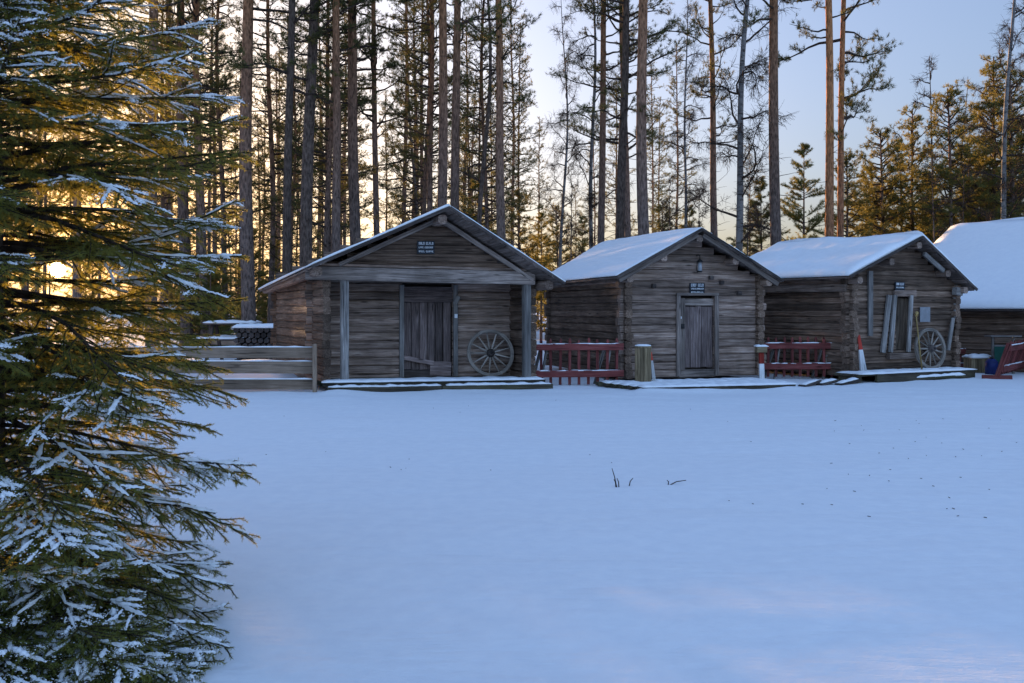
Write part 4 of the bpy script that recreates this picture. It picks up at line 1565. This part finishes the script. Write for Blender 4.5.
placed = []
zones = ((-60, 150, 30, 88, 30, 'deep wood pine behind the snowy spruce', 'pines deep in the wood behind the spruce'),
         (150, 345, 32, 88, 38, 'deep wood pine between the spruce and the porch hut roof', 'pines deep in the wood left of the porch hut'),
         (345, 540, 38, 90, 17, 'deep wood pine behind the porch hut ridge', 'pines deep in the wood behind the porch hut'),
         (540, 760, 60, 95, 7, 'distant pine far behind the middle hut', 'distant pines behind the middle hut'))
for (p0, p1, y0, y1, n, lab, grp) in zones:
    k = tries = 0
    while k < n and tries < 4000:
        tries += 1
        px, Y = rnd.uniform(p0, p1), math.sqrt(rnd.uniform(y0 * y0, y1 * y1))
        x = (px - 512) / F * Y
        if not free(x, Y) or any((x - a) ** 2 + (Y - b) ** 2 < 2.2 for a, b in placed): continue
        placed.append((x, Y))
        m = rnd.choice(LP + LP + FP[:2]) if p0 < 540 else rnd.choice(LP)
        s = rnd.uniform(.8, 1.15)
        tree(PN, lab, 'tree', px, Y, m, rnd.uniform(0, 6.28), (s, s, s * rnd.uniform(.9, 1.08)), grp)
        k += 1

for (p0, p1, n, lab, grp) in ((-40, 330, 46, 'small pine added among the trunks left of the porch hut to block low sun', 'undergrowth pines left of the porch hut'),
                              (400, 600, 13, 'small pine added low behind the porch hut roof to block sun from the middle hut', 'undergrowth pines behind the roofs'),
                              (860, 1060, 13, 'young pine in the dense golden thicket behind the third hut and barn', 'young pines of the thicket at the right')):
    for k in range(n):
        px, Y = rnd.uniform(p0, p1), rnd.uniform(36, 85) if p0 < 800 else rnd.uniform(47, 60)
        x = (px - 512) / F * Y
        if not free(x, Y) and p0 < 800: continue
        if abs((x - 1.85) * sun2[1] - (Y - 3.9) * sun2[0]) < 1.4: continue
        m = rnd.randrange(6)
        h = rnd.uniform(2.5, 6.0) if p0 < 800 else rnd.uniform(7, 9.5) + max(0, (px - 900) / 100) * 1.8
        s = h / YH[m]
        tree('young_pine', lab, 'tree', px, Y, YC[m], rnd.uniform(0, 6.28), (s * 1.15, s * 1.15, s), grp)

for k in range(12):                              # bushes lower than the sun's line of sight
    px, Y, h, m = rnd.uniform(5, 125), rnd.uniform(36, 75), rnd.uniform(1.2, 2.1), rnd.randrange(6)
    if px > 70: continue
    s = h / YH[m]
    tree('young_pine', 'small pine added among the trunks left of the porch hut to block low sun', 'tree', px, Y, YC[m], rnd.uniform(0, 6.28), (s * 1.7, s * 1.7, s), 'undergrowth pines left of the porch hut')
for k, (px, Y, h) in enumerate(((210, 31.5, 3.5), (199, 34, 3.7), (219, 33.5, 3.3), (205, 37, 3.9))):  # pines added to keep low sun off the porch hut's side wall
    s = h / YH[k]
    tree('young_pine', 'small pine added among the trunks left of the porch hut to block low sun', 'tree', px, Y, YC[k], k * 1.9, (s * 1.6, s * 1.6, s), 'undergrowth pines left of the porch hut')
for k, (px, Y, h) in enumerate(((338, 38, 3.8), (349, 34, 3.3), (362, 36.5, 3.9), (376, 34.5, 3.5), (392, 37, 3.8))):  # mostly hidden pines, added to stop sun reaching the middle hut's side wall
    s = h / YH[k]
    tree('young_pine', 'small pine added low behind the porch hut roof to block sun from the middle hut', 'tree', px, Y, YC[k], k * 1.3, (s * 1.5, s * 1.5, s), 'undergrowth pines behind the roofs')

# ------------------------------------------------------------------ the snowy spruce in the foreground


def spruce():
    rng = np.random.RandomState(77)
    base = np.array([-2.38, 4.12, 0.])
    H = 6.2
    cam = np.array([0, 0, CZ])
    sd = np.array(SUN)

    def off_ray(p):                                # distance of points from the line of sight to the sun
        q = np.asarray(p) + base - cam
        return np.linalg.norm(q - (q @ sd)[..., None] * sd, axis=-1)

    nee, wood_, snow = Soup(), Soup(), Soup()
    NP, NA, DUST = [], [], []

    def leaf(c, dens, st=0.):
        ln = np.linalg.norm(c[-1] - c[0])
        n = max(3, int(ln * (1 - st) * dens))
        u = st + (1 - st) * (np.arange(n) + rng.rand(n)) / n
        j = u * (len(c) - 1)
        i0 = np.minimum(j.astype(int), len(c) - 2)
        seg = c[i0 + 1] - c[i0]
        NP.append(c[i0] + seg * (j - i0)[:, None])
        NA.append(seg / (np.linalg.norm(seg, axis=1)[:, None] + 1e-9))

    prof = np.array([(-1.02, -.35), (-.92, .3), (-.5, .82), (0, 1.), (.5, .82), (.92, .3), (1.02, -.35)])

    def cap(c, w, h, a=.1, b=1.0):
        if unit(c[-1] - c[0])[2] < -.42: return
        n = 14
        u = np.linspace(a, b, n) * (len(c) - 1)
        i0 = np.minimum(u.astype(int), len(c) - 2)
        p = c[i0] + (c[i0 + 1] - c[i0]) * (u - i0)[:, None]
        t = np.gradient(p, axis=0)
        t /= np.linalg.norm(t, axis=1)[:, None] + 1e-9
        s = np.cross(t, [0, 0, 1.])
        s /= np.linalg.norm(s, axis=1)[:, None] + 1e-9
        k = np.sin(np.linspace(.25, 2.95, n)) ** .5 * rng.uniform(.45, 1.3, n)
        DUST.append(p[1:-1] + rng.normal(size=(n - 2, 3)) * np.array([.012, .012, .003]) + [0, 0, .004])
        upv = np.cross(s, t)
        v = p[:, None, :] + s[:, None, :] * (prof[None, :, 0:1] * (w / 2 * k)[:, None, None]) + upv[:, None, :] * ((prof[None, :, 1:2] * (h * k)[:, None, None]) + .005)
        m = len(prof)
        i, j = np.meshgrid(np.arange(n - 1), np.arange(m - 1), indexing='ij')
        q = np.stack([i * m + j, i * m + j + 1, (i + 1) * m + j + 1, (i + 1) * m + j], -1).reshape(-1, 4)
        v = v + rng.normal(size=v.shape) * .0012
        snow.add(v.reshape(-1, 3), q, 0)
        snow.add(v[0], [list(range(m))], 0)
        snow.add(v[-1], [list(range(m))[::-1]], 0)

    z = -.6
    az = 0.
    while z < H - .1:
        seen = z < 3.3
        az += 2.399 + rng.normal() * .3
        low = z < .06                              # a skirt of low boughs on the open, camera side
        zz_ = z
        if low:
            z = rng.uniform(.06, .32)
            az = rng.uniform(-1.9, -.15)
        R = np.interp(z, [0, .3, .9, 2.0, 2.7, 3.4, H], [1.12, 1.16, 1.2, 1.14, 1.0, .86, .08]) * (rng.uniform(.95, 1.15) if low else rng.uniform(.78, 1.06))
        el = np.interp(z, [0, .3, .8, 1.8, 2.8, H], [.0, -.02, -.07, .02, .22, .8]) + rng.normal() * .07
        bend = np.interp(z, [0, .3, 1, 2, 3, H], [.0, -.02, -.045, -.012, .0, .02])
        d = np.array([math.cos(az) * math.cos(el), math.sin(az) * math.cos(el), math.sin(el)])
        n = 10
        c = curve([0, 0, z], d, R, n, rng, .06, bend)
        c[:, 2] = np.maximum(c[:, 2], .03)
        c[-3:, 2] += np.array([.004, .012, .025])
        if off_ray(c).min() < .05: continue
        wood_.tube(c, np.linspace(.004 + .008 * R, .003, n + 1), 5, 0)
        leaf(c, 700, .2)
        visible = d[1] < .75 and seen
        patch = rng.uniform(0, 10)
        snowy = rng.rand() < np.interp(z, [0, .8, 1.2, 2.2, 2.6], [.78, .7, .55, .55, .75])
        if snowy:
            g0 = rng.uniform(.35, .55)
            g1 = rng.uniform(.7, .85)
            cap(c, rng.uniform(.014, .024), rng.uniform(.008, .013), g0, g1)
            cap(c, rng.uniform(.012, .02), rng.uniform(.007, .011), g1 + .03, 1.)
        sp = .042 if seen else .1
        t = .12
        sgn = 1
        while t < .985:
            sgn = -sgn
            j = t * n
            i0 = min(int(j), n - 1)
            q = c[i0] + (c[i0 + 1] - c[i0]) * (j - i0)
            ax = unit(c[i0 + 1] - c[i0])
            lat = unit(np.cross(ax, [0, 0, 1])) * sgn
            l1 = min(.42, .07 + .62 * R * (1 - t) ** .9) * rng.uniform(.6, 1.1) * (1 if t > .2 else .7)
            dd_ = unit(ax * rng.uniform(.7, 1.0) + lat * (1.05 - .45 * t) + np.array([0, 0, rng.uniform(-.22, .08)]))
            c1 = curve(q, dd_, l1, 4, rng, .1, -.03)
            if off_ray(c1).min() > .046:
                wood_.tube(c1, np.linspace(.0045, .002, 5), 3, 0)
                leaf(c1, 700 if seen else 300)
                if rng.rand() < (.78 if snowy and math.sin(patch + t * 9) > -.35 else .06) and t > .35:
                    a_ = rng.uniform(.0, .35)
                    b_ = rng.uniform(.45, 1.)
                    cap(c1, rng.uniform(.011, .023), rng.uniform(.006, .011), a_, b_)
                    if b_ < .7: cap(c1, rng.uniform(.009, .016), rng.uniform(.005, .009), b_ + .08, 1.)
                if seen and l1 > .1:
                    s = .25
                    sg2 = 1
                    while s < .95:
                        sg2 = -sg2
                        jj = s * 4
                        k0 = min(int(jj), 3)
                        q2 = c1[k0] + (c1[k0 + 1] - c1[k0]) * (jj - k0)
                        a1 = unit(c1[k0 + 1] - c1[k0])
                        lt = unit(np.cross(a1, [0, 0, 1])) * sg2
                        l2 = min(.15, .03 + .45 * l1 * (1 - s)) * rng.uniform(.6, 1.15)
                        c2 = curve(q2, a1 * .85 + lt * .8 + np.array([0, 0, rng.uniform(-.7, .05)]), l2, 2, rng, .06, -.04)
                        if off_ray(c2).min() > .033:
                            leaf(c2, 650)
                            if l2 > .05 and t > .4 and rng.rand() < (.3 if snowy else .02): cap(c2, rng.uniform(.012, .02), .008, .1, .95)
                        s += rng.uniform(.035, .06) / l1
            t += sp * rng.uniform(.7, 1.3) / R
        if low: z = zz_
        z += (.014 if low else .0095 if z < .4 else .012 if 1.2 < z < 2.9 else .0125 if seen else .08) * rng.uniform(.6, 1.4)
    D = np.concatenate(DUST)                       # crumbs of snow caught by the needles round each cap
    D = np.repeat(D, 3, 0) + rng.normal(size=(len(D) * 3, 3)) * np.array([.012, .012, .002])
    r_ = rng.uniform(.0018, .005, len(D))
    octa = np.array([(1, 0, 0), (0, 1, 0), (-1, 0, 0), (0, -1, 0), (0, 0, .7), (0, 0, -.4)])
    dv = D[:, None, :] + octa[None] * (r_[:, None, None] * rng.uniform(.5, 1.4, (len(D), 6, 1)))
    of = np.array([(0, 1, 4), (1, 2, 4), (2, 3, 4), (3, 0, 4), (1, 0, 5), (2, 1, 5), (3, 2, 5), (0, 3, 5)])
    snow.add(dv.reshape(-1, 3), (of[None] + 6 * np.arange(len(D))[:, None, None]).reshape(-1, 3), 0)
    P, A = np.concatenate(NP), np.concatenate(NA)
    keep = off_ray(P) > .025
    P, A = P[keep], A[keep]
    needles(nee, P, A, rng.uniform(.011, .019, len(P)), .0028, rng.uniform(.5, 1.05, len(P)), rng, 0)
    print('needles', len(P))
    tz = np.linspace(-.2, H, 14)
    trk = Soup()
    trk.tube(np.stack([0 * tz, 0 * tz, tz], 1), .062 * (1 - .9 * np.clip(tz, 0, 9) / H), 12, 0)
    t = thing('spruce_tree', 'young spruce with snow on every bough filling the left edge, the sun behind it', 'tree', base)
    link('trunk', trk.mesh('spruce_trunk', [M['dark_bark']], True), t)
    link('branches', wood_.mesh('spruce_branches', [M['twig']], True), t)
    cr = link('crown', nee.mesh('spruce_crown', [M['spruce_needle']]), t)
    link('snow_cover', snow.mesh('spruce_snow', [M['snow']], True), t)


spruce()

# ------------------------------------------------------------------ light, sky, camera
sc = bpy.context.scene
w = bpy.data.worlds.new('World')
sc.world = w
w.use_nodes = True
nt = w.node_tree
bg = nt.nodes['Background']
sky = nt.nodes.new('ShaderNodeTexSky')
sky.sky_type = 'NISHITA'
sky.sun_disc = False
sky.sun_elevation = SUN_EL
sky.sun_rotation = SUN_AZ
sky.air_density = 1.0
sky.dust_density = 4.0
sky.ozone_density = 2.0
gm = nt.nodes.new('ShaderNodeGamma')
gm.inputs[1].default_value = .65
nt.links.new(sky.outputs[0], gm.inputs[0])
tn = nt.nodes.new('ShaderNodeMix'); tn.data_type = 'RGBA'; tn.blend_type = 'MULTIPLY'
tn.inputs[0].default_value = 1
nt.links.new(gm.outputs[0], tn.inputs[6])
tn.inputs[7].default_value = (.86, .95, 1.25, 1)
nt.links.new(tn.outputs[2], bg.inputs[0])
bg.inputs[1].default_value = .15
# the visible disc of the sun and the bright air right round it, as part of the sky
geo = nt.nodes.new('ShaderNodeTexCoord')
dot = nt.nodes.new('ShaderNodeVectorMath'); dot.operation = 'DOT_PRODUCT'
nrm = nt.nodes.new('ShaderNodeVectorMath'); nrm.operation = 'NORMALIZE'
nt.links.new(geo.outputs['Generated'], nrm.inputs[0])
nt.links.new(nrm.outputs[0], dot.inputs[0])
dot.inputs[1].default_value = SUN
mr = nt.nodes.new('ShaderNodeMapRange')
mr.inputs[1].default_value, mr.inputs[2].default_value = math.cos(math.radians(.46)), math.cos(math.radians(.34))
nt.links.new(dot.outputs['Value'], mr.inputs[0])
mu = nt.nodes.new('ShaderNodeMath'); mu.operation = 'MULTIPLY'; mu.inputs[1].default_value = 30.0
nt.links.new(mr.outputs[0], mu.inputs[0])
br = nt.nodes.new('ShaderNodeMapRange')          # boost added to the sky behind the camera to light the snow
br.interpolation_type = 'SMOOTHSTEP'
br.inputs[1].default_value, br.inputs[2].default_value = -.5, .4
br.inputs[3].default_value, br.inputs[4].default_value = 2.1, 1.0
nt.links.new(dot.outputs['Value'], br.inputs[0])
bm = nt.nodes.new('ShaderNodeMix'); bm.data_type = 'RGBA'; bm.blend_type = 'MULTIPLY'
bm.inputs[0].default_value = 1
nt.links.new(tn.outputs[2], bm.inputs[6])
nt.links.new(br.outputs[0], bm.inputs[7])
gp = nt.nodes.new('ShaderNodeMath'); gp.operation = 'POWER'; gp.inputs[1].default_value = 34   # golden low sky round the sun
gc = nt.nodes.new('ShaderNodeMath'); gc.operation = 'MAXIMUM'; gc.inputs[1].default_value = 0
nt.links.new(dot.outputs['Value'], gc.inputs[0]); nt.links.new(gc.outputs[0], gp.inputs[0])
gx = nt.nodes.new('ShaderNodeMix'); gx.data_type = 'RGBA'; gx.blend_type = 'MULTIPLY'
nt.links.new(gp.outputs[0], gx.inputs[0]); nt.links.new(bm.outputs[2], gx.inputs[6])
gx.inputs[7].default_value = (.95, .6, .2, 1)
nt.links.new(gx.outputs[2], bg.inputs[0])
au = nt.nodes.new('ShaderNodeMath'); au.operation = 'POWER'        # aureole: haze lit round the sun
nt.links.new(dot.outputs['Value'], au.inputs[0]); au.inputs[1].default_value = 900
au2 = nt.nodes.new('ShaderNodeMath'); au2.operation = 'MULTIPLY_ADD'
nt.links.new(au.outputs[0], au2.inputs[0]); au2.inputs[1].default_value = .5
nt.links.new(mu.outputs[0], au2.inputs[2])
disc = nt.nodes.new('ShaderNodeBackground'); disc.inputs[0].default_value = (1, .66, .24, 1)
nt.links.new(au2.outputs[0], disc.inputs[1])
wide = nt.nodes.new('ShaderNodeMath'); wide.operation = 'POWER'     # broad pale brightening of the sky on the sun's side
cl = nt.nodes.new('ShaderNodeMath'); cl.operation = 'MAXIMUM'; cl.inputs[1].default_value = 0
nt.links.new(dot.outputs['Value'], cl.inputs[0])
nt.links.new(cl.outputs[0], wide.inputs[0]); wide.inputs[1].default_value = 7
nt.links.new(cl.outputs[0], au.inputs[0])
wm = nt.nodes.new('ShaderNodeMath'); wm.operation = 'MULTIPLY'; wm.inputs[1].default_value = .13
nt.links.new(wide.outputs[0], wm.inputs[0])
wb = nt.nodes.new('ShaderNodeBackground'); wb.inputs[0].default_value = (.96, 1, .86, 1)
nt.links.new(wm.outputs[0], wb.inputs[1])
add0 = nt.nodes.new('ShaderNodeAddShader')
nt.links.new(disc.outputs[0], add0.inputs[0]); nt.links.new(wb.outputs[0], add0.inputs[1])
add = nt.nodes.new('ShaderNodeAddShader')
nt.links.new(bg.outputs[0], add.inputs[0])
nt.links.new(add0.outputs[0], add.inputs[1])
nt.links.new(add.outputs[0], nt.nodes['World Output'].inputs[0])

sl = bpy.data.lights.new('sun', 'SUN')
sl.energy = 4.3
sl.color = (1, .6, .29)
sl.angle = math.radians(.5)
so = bpy.data.objects.new('sun', sl)
C.objects.link(so)
so.rotation_euler = (-SUN).to_track_quat('-Z', 'Y').to_euler()

cd = bpy.data.cameras.new('camera')
cam = bpy.data.objects.new('camera', cd)
C.objects.link(cam)
cam.location = (0, 0, CZ)
cam.rotation_euler = (math.pi / 2, 0, 0)
cd.sensor_width = 36
cd.lens = 36 * F / 1024
cd.shift_y = -(341.5 - HY) / 1024
cd.clip_start = .1
cd.clip_end = 4000
sc.camera = cam
sc.view_settings.view_transform = 'Standard'
sc.view_settings.look = 'None'
sc.view_settings.gamma = 1
sc.view_settings.exposure = 2.02
